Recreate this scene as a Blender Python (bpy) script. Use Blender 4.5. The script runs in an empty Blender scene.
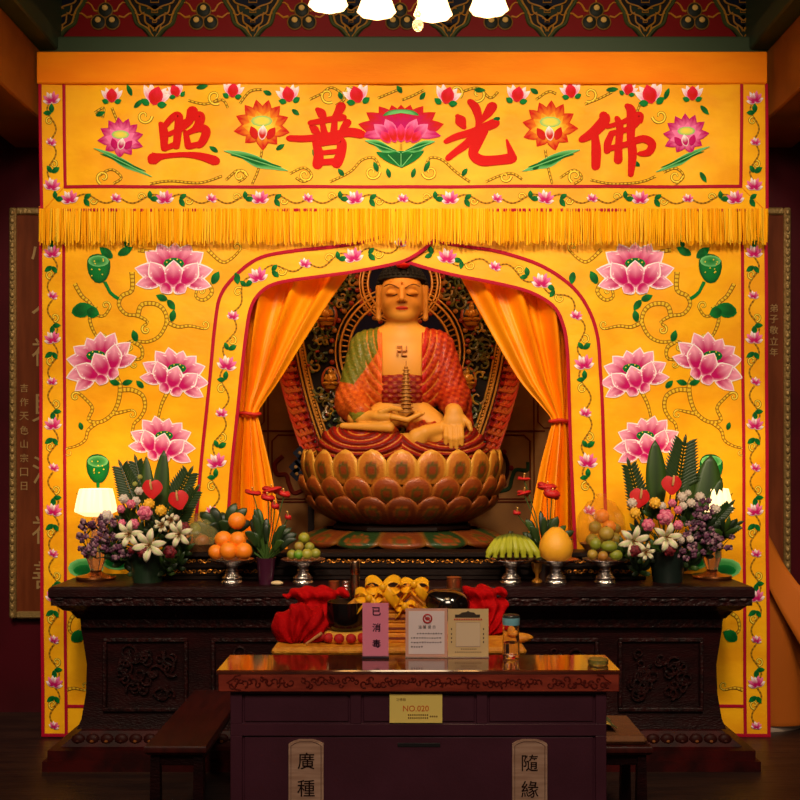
import bpy, math, random
import numpy as np
from mathutils import Vector, Matrix
from mathutils.geometry import delaunay_2d_cdt
rnd = random.Random(7)
PI = math.pi
SC = bpy.context.scene
COL = SC.collection
F, CX, HY, EYE = 1000.0, 405.0, 452.0, 1.6
def P(px, py, D):
    return ((px-CX)/F*D, D, EYE-(py-HY)/F*D)
def S(v):                       # sRGB 0..255 -> linear
    out = []
    for c in v:
        c = c/255.0
        out.append(c/12.92 if c <= .04045 else ((c+.055)/1.055)**2.4)
    return tuple(out)
# ------------------------------------------------------------------ materials
MATS = {}
def mat(name, col=(.5,.5,.5), rough=.5, metal=0., attr=False, bump=0., bscale=40., coat=0., emit=0., ecol=None,
        sheen=0., trans=0., alpha=1., mix=None, mscale=8., stretch=None, spec=.5, aniso=0.):
    if name in MATS: return MATS[name]
    m = bpy.data.materials.new(name); m.use_nodes = True
    nt = m.node_tree; b = nt.nodes['Principled BSDF']
    b.inputs['Base Color'].default_value = (*col, 1)
    b.inputs['Roughness'].default_value = rough
    b.inputs['Metallic'].default_value = metal
    b.inputs['Coat Weight'].default_value = coat
    b.inputs['Coat Roughness'].default_value = .12
    b.inputs['Sheen Weight'].default_value = sheen
    b.inputs['Transmission Weight'].default_value = trans
    b.inputs['Alpha'].default_value = alpha
    b.inputs['Specular IOR Level'].default_value = spec
    if emit:
        b.inputs['Emission Strength'].default_value = emit
        b.inputs['Emission Color'].default_value = (*(ecol or col), 1)
    tc = nt.nodes.new('ShaderNodeTexCoord'); mp = nt.nodes.new('ShaderNodeMapping')
    nt.links.new(tc.outputs['Object'], mp.inputs['Vector'])
    if stretch: mp.inputs['Scale'].default_value = stretch
    src = None
    if attr:
        a = nt.nodes.new('ShaderNodeVertexColor'); a.layer_name = 'Col'; src = a.outputs['Color']
    if mix:
        n = nt.nodes.new('ShaderNodeTexNoise'); n.inputs['Scale'].default_value = mscale; n.inputs['Detail'].default_value = 5
        nt.links.new(mp.outputs['Vector'], n.inputs['Vector'])
        mx = nt.nodes.new('ShaderNodeMix'); mx.data_type = 'RGBA'
        r = nt.nodes.new('ShaderNodeMapRange'); r.inputs[1].default_value = .38; r.inputs[2].default_value = .62
        nt.links.new(n.outputs['Fac'], r.inputs[0]); nt.links.new(r.outputs[0], mx.inputs[0])
        if src: nt.links.new(src, mx.inputs[6])
        else: mx.inputs[6].default_value = (*col, 1)
        if attr:
            m2 = nt.nodes.new('ShaderNodeMix'); m2.data_type = 'RGBA'; m2.blend_type = 'MULTIPLY'; m2.inputs[0].default_value = 1
            nt.links.new(src, m2.inputs[6]); m2.inputs[7].default_value = (*mix, 1); nt.links.new(m2.outputs[2], mx.inputs[7])
        else: mx.inputs[7].default_value = (*mix, 1)
        src = mx.outputs[2]
    if src: nt.links.new(src, b.inputs['Base Color'])
    if bump:
        n = nt.nodes.new('ShaderNodeTexNoise'); n.inputs['Scale'].default_value = bscale; n.inputs['Detail'].default_value = 3
        nt.links.new(mp.outputs['Vector'], n.inputs['Vector'])
        bp = nt.nodes.new('ShaderNodeBump'); bp.inputs['Strength'].default_value = bump; bp.inputs['Distance'].default_value = .01
        nt.links.new(n.outputs['Fac'], bp.inputs['Height']); nt.links.new(bp.outputs[0], b.inputs['Normal'])
    MATS[name] = m
    return m
# ------------------------------------------------------------------ mesh builder
class MB:
    def __init__(s): s.v=[]; s.f=[]; s.c=[]; s.m=[]; s.mi=0; s.col=(1,1,1)
    def add(s, vs, fs, col=None, cols=None, mi=None):
        o=len(s.v); s.v.extend([tuple(p) for p in vs]); s.f.extend([tuple(i+o for i in f) for f in fs])
        s.m.extend([s.mi if mi is None else mi]*len(fs))
        if cols is None: cols=[col or s.col]*len(vs)
        s.c.extend(cols); return s
    def box(s, x0,x1,y0,y1,z0,z1, col=None, b=0.0):
        if b<=0:
            vs=[(x,y,z) for x in (x0,x1) for y in (y0,y1) for z in (z0,z1)]
            return s.add(vs,[(0,1,3,2),(4,6,7,5),(0,4,5,1),(2,3,7,6),(0,2,6,4),(1,5,7,3)],col)
        b=min(b,(x1-x0)/2.01,(y1-y0)/2.01,(z1-z0)/2.01)
        vs=[];idx={}
        cx,cy,cz=(x0+x1)/2,(y0+y1)/2,(z0+z1)/2; h=((x1-x0)/2,(y1-y0)/2,(z1-z0)/2)
        for sx in(-1,1):
            for sy in(-1,1):
                for sz in(-1,1):
                    for a in range(3):
                        q=[sx*(h[0]-b),sy*(h[1]-b),sz*(h[2]-b)]; sg=(sx,sy,sz); q[a]=sg[a]*h[a]
                        idx[(sx,sy,sz,a)]=len(vs); vs.append((cx+q[0],cy+q[1],cz+q[2]))
        fs=[]
        for a in range(3):
            u,w=[k for k in range(3) if k!=a]
            for sa in(-1,1):
                ring=[]
                for su,sw in((-1,-1),(1,-1),(1,1),(-1,1)):
                    g=[0,0,0]; g[a]=sa; g[u]=su; g[w]=sw; ring.append(idx[(*g,a)])
                if (sa==1)^(a==1): fs.append(tuple(ring))
                else: fs.append(tuple(ring[::-1]))
        for a in range(3):
            u,w=[k for k in range(3) if k!=a]
            for su in(-1,1):
                for sw in(-1,1):
                    g0=[0,0,0];g1=[0,0,0]; g0[a]=-1;g1[a]=1
                    g0[u]=g1[u]=su; g0[w]=g1[w]=sw
                    fs.append((idx[(*g0,u)],idx[(*g1,u)],idx[(*g1,w)],idx[(*g0,w)]))
        for sx in(-1,1):
            for sy in(-1,1):
                for sz in(-1,1): fs.append(tuple(idx[(sx,sy,sz,a)] for a in range(3)))
        return s.add(vs,fs,col)
    def lathe(s, prof, n=24, c=(0,0,0), col=None, sx=1, sy=1, wav=0, wn=0, cols=None):
        vs=[];cc=[]
        for k,(r,z) in enumerate(prof):
            for i in range(n):
                a=2*PI*i/n; rr=r*(1+wav*math.cos(wn*a))
                vs.append((c[0]+rr*math.cos(a)*sx,c[1]+rr*math.sin(a)*sy,c[2]+z)); cc.append(cols[k] if cols else (col or s.col))
        fs=[(k*n+i,k*n+(i+1)%n,(k+1)*n+(i+1)%n,(k+1)*n+i) for k in range(len(prof)-1) for i in range(n)]
        fs.append(tuple(range(n-1,-1,-1))); m=(len(prof)-1)*n; fs.append(tuple(range(m,m+n)))
        return s.add(vs,fs,cols=cc)
    def tube(s, pts, r, n=8, col=None, cols=None, flat=1.0, closed=False):
        pts=[Vector(p) for p in pts]; N=len(pts)
        rs=r if isinstance(r,(list,tuple)) else [r]*N
        vs=[];cc=[]; up=Vector((0,0,1)); prev=None
        for k,p in enumerate(pts):
            if closed: t=pts[(k+1)%N]-pts[k-1]
            else: t=pts[min(k+1,N-1)]-pts[max(k-1,0)]
            if t.length<1e-9: t=Vector((0,0,1))
            t.normalize()
            if prev is None:
                a=t.cross(Vector((0,1,0)));
                if a.length<.1: a=t.cross(Vector((1,0,0)))
            else: a=prev-t*prev.dot(t)
            a.normalize(); prev=a; b=t.cross(a)
            for i in range(n):
                q=2*PI*i/n; vs.append(p+a*math.cos(q)*rs[k]+b*math.sin(q)*rs[k]*flat); cc.append(cols[k] if cols else (col or s.col))
        K=N if closed else N-1
        fs=[(k*n+i,k*n+(i+1)%n,((k+1)%N)*n+(i+1)%n,((k+1)%N)*n+i) for k in range(K) for i in range(n)]
        if not closed: fs.append(tuple(range(n-1,-1,-1))); m=(N-1)*n; fs.append(tuple(range(m,m+n)))
        return s.add(vs,fs,cols=cc)
    def ball(s, c, r, n=12, m=8, col=None, rot=None, colf=None):
        r=r if isinstance(r,(list,tuple)) else (r,r,r)
        R=rot or Matrix.Identity(3); c=Vector(c)
        vs=[c+R@Vector((0,0,-r[2]))];L=[(0,0,-1)]
        for j in range(1,m):
            t=PI*j/m
            for i in range(n):
                a=2*PI*i/n; d=(math.sin(t)*math.cos(a),math.sin(t)*math.sin(a),-math.cos(t)); L.append(d)
                vs.append(c+R@Vector((d[0]*r[0],d[1]*r[1],d[2]*r[2])))
        vs.append(c+R@Vector((0,0,r[2])));L.append((0,0,1))
        fs=[(0,1+(i+1)%n,1+i) for i in range(n)]
        for j in range(m-2):
            o=1+j*n; fs+=[(o+i,o+(i+1)%n,o+n+(i+1)%n,o+n+i) for i in range(n)]
        o=1+(m-2)*n; T=len(vs)-1; fs+=[(o+i,o+(i+1)%n,T) for i in range(n)]
        return s.add(vs,fs,col=col,cols=[colf(d) for d in L] if colf else None)
    def grid(s, fn, nu, nv, colf=None, col=None, cu=False):
        vs=[];cc=[]
        for j in range(nv+1):
            for i in range(nu+1):
                vs.append(fn(i/nu,j/nv)); cc.append(colf(i/nu,j/nv) if colf else (col or s.col))
        w=nu+1
        return s.add(vs,[(j*w+i,j*w+i+1,(j+1)*w+i+1,(j+1)*w+i) for j in range(nv) for i in range(nu)],cols=cc)
    def prism(s, pts, y0, y1, col=None):       # outline in XZ, extruded along Y
        n=len(pts); vs=[(x,y0,z) for x,z in pts]+[(x,y1,z) for x,z in pts]
        fs=[tuple(range(n)),tuple(range(2*n-1,n-1,-1))]+[(i,i+n,(i+1)%n+n,(i+1)%n) for i in range(n)]
        return s.add(vs,fs,col)
    def rloft(s, rows, col=None):              # rows (z,x0,x1,y0,y1)
        vs=[]
        for z,x0,x1,y0,y1 in rows: vs+=[(x0,y0,z),(x1,y0,z),(x1,y1,z),(x0,y1,z)]
        fs=[(4*k+i,4*k+(i+1)%4,4*k+4+(i+1)%4,4*k+4+i) for k in range(len(rows)-1) for i in range(4)]
        fs.append((3,2,1,0)); m=4*(len(rows)-1); fs.append((m,m+1,m+2,m+3))
        return s.add(vs,fs,col)
    def xf(s, M, start=0):
        for i in range(start,len(s.v)): s.v[i]=tuple(M@Vector(s.v[i]))
        return s
def setp(o,label=None,cat=None,group=None,kind=None):
    if label: o['label']=label
    if cat: o['category']=cat
    if group: o['group']=group
    if kind: o['kind']=kind
    return o
def obj(name, mb, mats, parent=None, smooth=True, auto=40, label=None, mods=None, solid=0, **kw):
    me=bpy.data.meshes.new(name)
    org=Vector((0,0,0))
    if parent is not None: org=wpos(parent)
    elif mb.v and kw.get('center',True):
        xs=[p[0] for p in mb.v]; ys=[p[1] for p in mb.v]; zs=[p[2] for p in mb.v]
        org=Vector(((min(xs)+max(xs))/2,(min(ys)+max(ys))/2,min(zs)))
    loc=org if parent is None else Vector((0,0,0))
    me.from_pydata([(p[0]-org[0],p[1]-org[1],p[2]-org[2]) for p in mb.v],[],mb.f)
    if not isinstance(mats,(list,tuple)): mats=[mats]
    for m in mats: me.materials.append(m)
    me.polygons.foreach_set('material_index',mb.m)
    ca=me.color_attributes.new('Col','FLOAT_COLOR','POINT')
    arr=np.ones((len(mb.v),4),dtype=np.float32)
    if mb.c: arr[:,:3]=np.array(mb.c,dtype=np.float32)
    ca.data.foreach_set('color',arr.ravel())
    me.validate(); me.update()
    if smooth:
        me.polygons.foreach_set('use_smooth',[True]*len(me.polygons))
        try: me.set_sharp_from_angle(angle=math.radians(auto))
        except Exception: pass
    o=bpy.data.objects.new(name,me); COL.objects.link(o); o.location=loc
    if parent is not None: o.parent=parent
    if solid:
        md=o.modifiers.new('s','SOLIDIFY'); md.thickness=abs(solid); md.offset=1 if solid>0 else -1
    if label: o['label']=label
    return o
def wpos(o):
    p=Vector(o.location)
    while o.parent is not None: o=o.parent; p=p+o.location
    return p
def empty(name,loc,label,cat,group=None,kind=None):
    o=bpy.data.objects.new(name,None); COL.objects.link(o); o.location=loc; o.empty_display_size=.05
    return setp(o,label,cat,group,kind)
def dup(o,loc=None,parent=None,label=None,group=None,rz=None,sc=None):
    c=o.copy(); COL.objects.link(c)
    if parent is not None: c.parent=parent
    if loc is not None: c.location=loc
    if rz is not None: c.rotation_euler[2]=rz
    if sc is not None: c.scale=(sc,sc,sc)
    if label: c['label']=label
    if group: c['group']=group
    for ch in list(o.children): dup(ch,parent=c)
    return c
def struct(name,mb,m,**kw):
    o=obj(name,mb,m,**kw); o['kind']='structure'; return o
def text(body,h,ext=.001,bold=0.0,align='CENTER'):
    cu=bpy.data.curves.new('t','FONT'); cu.body=body; cu.size=1; cu.extrude=0; cu.offset=bold; cu.resolution_u=3
    o=bpy.data.objects.new('t',cu); COL.objects.link(o)
    dg=bpy.context.evaluated_depsgraph_get(); me=bpy.data.meshes.new_from_object(o.evaluated_get(dg))
    vs=[tuple(v.co) for v in me.vertices]; fs=[tuple(p.vertices) for p in me.polygons]
    bpy.data.objects.remove(o); bpy.data.curves.remove(cu); bpy.data.meshes.remove(me)
    if not vs: return [],[]
    x0=min(v[0] for v in vs);x1=max(v[0] for v in vs);y0=min(v[1] for v in vs);y1=max(v[1] for v in vs)
    k=h/(y1-y0) if y1>y0 else 1
    return [((v[0]-(x0+x1)/2)*k,0,(v[1]-(y0+y1)/2)*k) for v in vs],fs
def put_text(mb,body,c,h,col,bold=0.0,mi=None,wfit=None):
    vs,fs=text(body,h,bold=bold)
    if not vs: return
    k=1
    if wfit:
        w=max(v[0] for v in vs)-min(v[0] for v in vs); k=wfit/w
    vs=[(c[0]+v[0]*k,c[1]+v[1],c[2]+v[2]) for v in vs]
    mb.add(vs,fs,col=col,mi=mi)
def crom(pts,n=8,closed=False):
    out=[];N=len(pts); pts=[tuple(p) for p in pts]; D=len(pts[0])
    for i in range(N if closed else N-1):
        if closed: p0,p1,p2,p3=pts[i-1],pts[i],pts[(i+1)%N],pts[(i+2)%N]
        else: p0,p1,p2,p3=pts[max(i-1,0)],pts[i],pts[i+1],pts[min(i+2,N-1)]
        for k in range(n):
            t=k/n; out.append(tuple(.5*((2*p1[d])+(-p0[d]+p2[d])*t+(2*p0[d]-5*p1[d]+4*p2[d]-p3[d])*t*t+(-p0[d]+3*p1[d]-3*p2[d]+p3[d])*t**3) for d in range(D)))
    if not closed: out.append(pts[-1])
    return out
# ------------------------------------------------------------------ implicit surfaces (continuous sculpted bodies)
def ell(X,Y,Z,c,r):
    x,y,z=(X-c[0])/r[0],(Y-c[1])/r[1],(Z-c[2])/r[2]; k=np.sqrt(x*x+y*y+z*z); return (k-1)*min(r)
def rcone(X,Y,Z,a,b,ra,rb,sy=1.0):
    ba=[b[i]-a[i] for i in range(3)]; L=sum(q*q for q in ba)+1e-9
    px,py,pz=X-a[0],Y-a[1],Z-a[2]
    t=np.clip((px*ba[0]+py*ba[1]+pz*ba[2])/L,0,1)
    return np.sqrt((px-ba[0]*t)**2+((py-ba[1]*t)/sy)**2+(pz-ba[2]*t)**2)-(ra+(rb-ra)*t)
def smin(a,b,k):
    h=np.clip(.5+.5*(b-a)/k,0,1); return b+(a-b)*h-k*h*(1-h)
def surf(fn,lo,hi,h):
    ax=[np.arange(lo[i],hi[i]+h,h,dtype=np.float32) for i in range(3)]
    X,Y,Z=np.meshgrid(*ax,indexing='ij'); V=fn(X,Y,Z).astype(np.float32)
    s=V<0; n=[k-1 for k in V.shape]
    acc=np.zeros((*n,3),np.float32); cnt=np.zeros(n,np.float32)
    def sub(A,o): return A[o[0]:o[0]+n[0],o[1]:o[1]+n[1],o[2]:o[2]+n[2]]
    for a in range(3):
        u,w=[k for k in range(3) if k!=a]
        for cu in(0,1):
            for cw in(0,1):
                o=[0,0,0];o[u]=cu;o[w]=cw; p=list(o);p[a]=1
                va,vb=sub(V,o),sub(V,p); mk=(va<0)!=(vb<0)
                t=np.where(mk,va/np.where(mk,va-vb,1),0)
                q=[np.float32(o[0]),np.float32(o[1]),np.float32(o[2])]
                for d in range(3): acc[...,d]+=np.where(mk,(t if d==a else q[d]),0)
                cnt+=mk
    act=cnt>0; idx=-np.ones(n,np.int64); idx[act]=np.arange(act.sum())
    I=np.argwhere(act); vs=(I+acc[act]/cnt[act][:,None])*h+np.array(lo)
    F_=[]
    for a in range(3):
        u,w=[(1,2),(2,0),(0,1)][a]
        o=[slice(1,n[0]),slice(1,n[1]),slice(1,n[2])]; o[a]=slice(0,n[a])
        p=list(o); p[a]=slice(1,n[a]+1)
        s0=s[tuple(o)];s1=s[tuple(p)]
        def cell(du,dw):
            q=list(o); q[u]=slice(1-du,n[u]-du); q[w]=slice(1-dw,n[w]-dw); return idx[tuple(q)]
        A,B,C,D_=cell(1,1),cell(0,1),cell(0,0),cell(1,0)
        m1=s0&~s1; m2=~s0&s1
        F_.append(np.stack([A[m1],B[m1],C[m1],D_[m1]],1)); F_.append(np.stack([D_[m2],C[m2],B[m2],A[m2]],1))
    F_=np.concatenate(F_)
    return vs,F_
def addsurf(mb,fn,lo,hi,h,tf=None,colf=None,col=None):
    vs,fs=surf(fn,lo,hi,h)
    if colf is not None: cc=[tuple(r) for r in colf(vs[:,0],vs[:,1],vs[:,2])]
    else: cc=None
    P_=tf(vs) if tf else vs
    mb.add([tuple(map(float,p)) for p in P_],[tuple(int(i) for i in f) for f in fs],col=col,cols=cc)
# ------------------------------------------------------------------ colours
YEL=(.97,.47,.008); CRI=S((168,8,40)); GOLD=S((214,160,40)); GRN=S((4,120,46)); DGRN=S((3,84,32)); LGRN=S((120,200,120))
MAG=S((188,4,98)); PNK=S((238,120,172)); WHT=S((250,235,235)); RED=S((205,18,12)); ORG=S((240,150,20)); DRK=S((95,60,15)); LGOLD=S((245,215,70))
satin=mat('yellow_satin',YEL,.45,spec=.12,bump=.8,bscale=5.,mix=(.88,.36,.006),mscale=3.5,stretch=(1,1,1.6))
emb=mat('embroidery_thread',attr=True,rough=.6,bump=.2,bscale=160.,spec=.12)
wood=mat('dark_rosewood',S((34,5,6)),.42,mix=S((22,3,4)),mscale=6,bump=.35,bscale=55,stretch=(1,1,3),coat=.05,spec=.2)
wood2=mat('dark_rosewood_carved',S((40,7,7)),.45,mix=S((20,4,5)),mscale=26,bump=.8,bscale=60,coat=.1,spec=.25)
gilt=mat('old_gilding',S((190,120,40)),.38,metal=.8,bump=.3,bscale=90)
brightgold=mat('bright_gilding',S((222,150,42)),.35,metal=.35,coat=.3,bump=.15,bscale=90)
silver=mat('chased_silver',S((200,190,185)),.25,metal=1.,bump=.6,bscale=90)
paint=mat('painted_surface',attr=True,rough=.55,spec=.15)
gloss=mat('glossy_paint',attr=True,rough=.35,coat=.15)
leafm=mat('leaf_green',attr=True,rough=.45)
petalm=mat('petal',attr=True,rough=.6)
redcloth=mat('red_cloth',S((172,3,8)),.8,spec=.1,bump=.9,bscale=30)
# ------------------------------------------------------------------ the setting
m=MB(); m.box(-4.2,4.2,-.6,8,-.1,0); struct('floor',m,mat('floor_boards',S((50,30,22)),.4,mix=S((32,18,15)),mscale=3,stretch=(1,6,1),bump=.2,bscale=8))
maroon=mat('maroon_lacquer_wall',S((70,13,22)),.28,mix=S((58,10,17)),mscale=2,coat=.3)
WD=6.15; NX=1.5
m=MB(); m.box(-4.2,-NX,WD,WD+.12,0,4.5); m.box(NX,4.2,WD,WD+.12,0,4.5); m.box(-NX,NX,WD,WD+.12,3.9,4.5)
struct('wall_back',m,maroon)
m=MB(); m.box(-4.3,-4.2,-.6,8,0,4.5); struct('wall_left',m,maroon)
m=MB(); m.box(4.2,4.3,-.6,8,0,4.5); struct('wall_right',m,maroon)
m=MB(); m.box(-4.3,4.3,-.6,WD,4.4,4.5); struct('ceiling',m,mat('ceiling_paint',S((40,26,20)),.6))
# alcove
nichem=mat('alcove_plaster',S((172,118,52)),.6,mix=S((150,98,40)),mscale=5)
m=MB(); m.box(-NX-.1,NX+.1,7.55,7.65,0,3.9); wn=struct('wall_alcove',m,nichem)
m=MB(); m.box(-NX-.1,-NX,WD+.12,7.55,0,3.9); struct('wall_alcove_left',m,nichem)
m=MB(); m.box(NX,NX+.1,WD+.12,7.55,0,3.9); struct('wall_alcove_right',m,nichem)
m=MB(); m.box(-NX-.1,NX+.1,WD+.12,7.55,3.9,4.0); struct('ceiling_alcove',m,nichem)
# painted panels on the alcove wall
def ppx(px,py,D=7.545): q=P(px,py,D); return q
m=MB()
brn=S((105,40,18)); 
def wline(pts,w,col,D=7.545,n=6,closed=False):
    m.tube([P(x,y,D) for x,y in pts],w*D/F/2,n,col=col,flat=.5,closed=closed)
def chamf(x0,y0,x1,y1,c=6): return [(x0+c,y0),(x1-c,y0),(x1,y0+c),(x1,y1-c),(x1-c,y1),(x0+c,y1),(x0,y1-c),(x0,y0+c)]
wline(chamf(272,435,345,499),1.6,brn,closed=True); wline(chamf(455,435,530,499),1.6,brn,closed=True)
wline([(225,502),(590,502)],1.8,brn); wline([(225,431),(345,431)],1.8,brn); wline([(455,431),(545,431)],1.8,brn)
wline([(268,300),(268,500)],1.3,brn); wline([(534,300),(534,500)],1.3,brn)
wline(chamf(232,300,264,428),1.4,brn,closed=True); wline(chamf(538,300,572,428),1.4,brn,closed=True)
wline(crom([(283,456),(275,464),(277,474),(286,475),(289,484),(294,493),(303,490)]),4.5,S((120,32,18)))
wline(crom([(528,462),(527,470),(516,470),(512,478),(509,488),(500,491),(494,489)]),4.0,S((40,70,40)))
for x,y in((504,452),(511,468),(504,484)): m.ball(P(x,y,7.54),(.02,.006,.02),col=S((130,20,15)))
m.tube([P(493+15*math.cos(a/12*PI-PI/2),468+19*math.sin(a/12*PI-PI/2),7.545) for a in range(13)],.014,6,col=S((60,10,10)))
struct('trim_1',m,paint)
# beams
green=mat('green_beam_paint',S((54,68,46)),.45,spec=.2); brown=mat('brown_beam_paint',S((150,88,26)),.6,mix=S((120,66,18)),mscale=2,spec=.1)
m=MB(); zt=P(0,38,5.6)[2]; zb=P(0,51.5,5.6)[2]; m.box(-2.2,2.2,5.62,5.95,zb,zt+.02,b=.008); struct('trim_2',m,green)
for i,(sx) in enumerate((-1,1)):
    xi=2.05 if sx<0 else 2.035
    m=MB(); a,b=sorted((sx*xi,sx*(xi+.35))); m.box(a,b,-.3,WD,3.47,3.86,b=.01); struct('trim_%d'%(3+2*i),m,brown)
    m=MB(); a,b=sorted((sx*(xi-.1),sx*(xi+.4))); m.box(a,b,-.3,WD,3.86,3.97,b=.01); m.box(*sorted((sx*(xi),sx*(xi+.5))),-.3,WD,3.97,4.4); struct('trim_%d'%(4+2*i),m,green)
    # upper wall continues below the beam, far to the side: frame of the bay
# painted frieze
m=MB(); FD=5.98
zf0,zf1=zb,4.4
m.box(-2.6,2.6,FD,FD+.1,zf0,zf1,col=S((30,24,18)))
def fz(x,y,o=0): return P(CX+(x-CX),y,FD)
def poly(m_,pts,D,off,col):
    m_.add([(P(x,y,D)[0],D-off,P(x,y,D)[2]) for x,y in pts],[tuple(range(len(pts)))],col=col)
K=FD/5.6
for k in range(-4,6):
    cx=400+98*k
    poly(m,[(cx-44,39),(cx+44,39),(cx+31,24),(cx+18,-4),(cx+12,-32),(cx-12,-32),(cx-18,-4),(cx-31,24)],FD,.004,S((118,10,10)))
    for sg in(-1,1):
        for g,(w,cl) in enumerate(((2.2,S((62,70,34))),(1.2,S((170,116,40))))):
            o=g*3.2
            m.tube([(P(x,y,FD)[0],FD-.008,P(x,y,FD)[2]) for x,y in crom([(cx+sg*(47-o*.3),39),(cx+sg*(40+o),30),(cx+sg*(31+o),24),(cx+sg*(27+o),12),(cx+sg*(20+o),0),(cx+sg*(16+o),-20)],5)],w*.005,6,col=cl)
    for q in range(5):
        a=[-2.9,-2.2,-.95,-.25,-1.57][q]
        for s2 in (1,):
            pts=[(cx+(11+t*4.2)*math.cos(a)*1.25,19-(11+t*4.0)*math.sin(a)*.8*-1+math.sin(t*1.9)*2) for t in range(6)]
            pts=[(x,38.5 if y>38.5 else y) for x,y in pts]
            m.tube([(P(x,y,FD)[0],FD-.008,P(x,y,FD)[2]) for x,y in pts],[.007*(1-.13*t) for t in range(6)],5,col=S((190,122,36)))
    for bx,by in((0,11),(-7,23),(7,23)):
        p=P(cx+bx,by,FD); m.ball((p[0],FD-.01,p[2]),(.044,.012,.044),14,6,col=S((35,38,30)))
        m.tube([(p[0]+.043*math.cos(t/16*2*PI),FD-.012,p[2]+.043*math.sin(t/16*2*PI)) for t in range(16)],.0045,5,col=S((130,88,30)),closed=True)
        m.ball((p[0],FD-.024,p[2]+.01),(.018,.006,.018),10,5,col=S((215,170,90)))
    # dark lobed figure between the red fields
    c2=cx+49
    for (w,yy,cl) in ((20,2,S((14,18,34))),(15,12,S((32,42,28))),(10,22,S((14,18,34))),(6,31,S((32,42,28)))):
        poly(m,crom([(c2-w,yy-8),(c2-w*.9,yy+1),(c2-w*.35,yy+5),(c2,yy+9),(c2+w*.35,yy+5),(c2+w*.9,yy+1),(c2+w,yy-8),(c2+w*.3,yy-5),(c2,yy-7),(c2-w*.3,yy-5)],3,True),FD,.006,cl)
        m.tube([(P(x,y,FD)[0],FD-.009,P(x,y,FD)[2]) for x,y in crom([(c2-w,yy-6),(c2-w*.9,yy+1),(c2-w*.35,yy+5),(c2,yy+9),(c2+w*.35,yy+5),(c2+w*.9,yy+1),(c2+w,yy-6)],4)],.0055,5,col=S((165,110,34)))
        m.tube([(P(x,y,FD)[0],FD-.009,P(x,y,FD)[2]) for x,y in [(c2-w*.5,yy-3),(c2-w*.2,yy-3),(c2-w*.2,yy+1),(c2+w*.2,yy+1),(c2+w*.2,yy-3),(c2+w*.5,yy-3)]],.004,4,col=S((165,110,34)))
struct('trim_7',m,paint)
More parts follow.
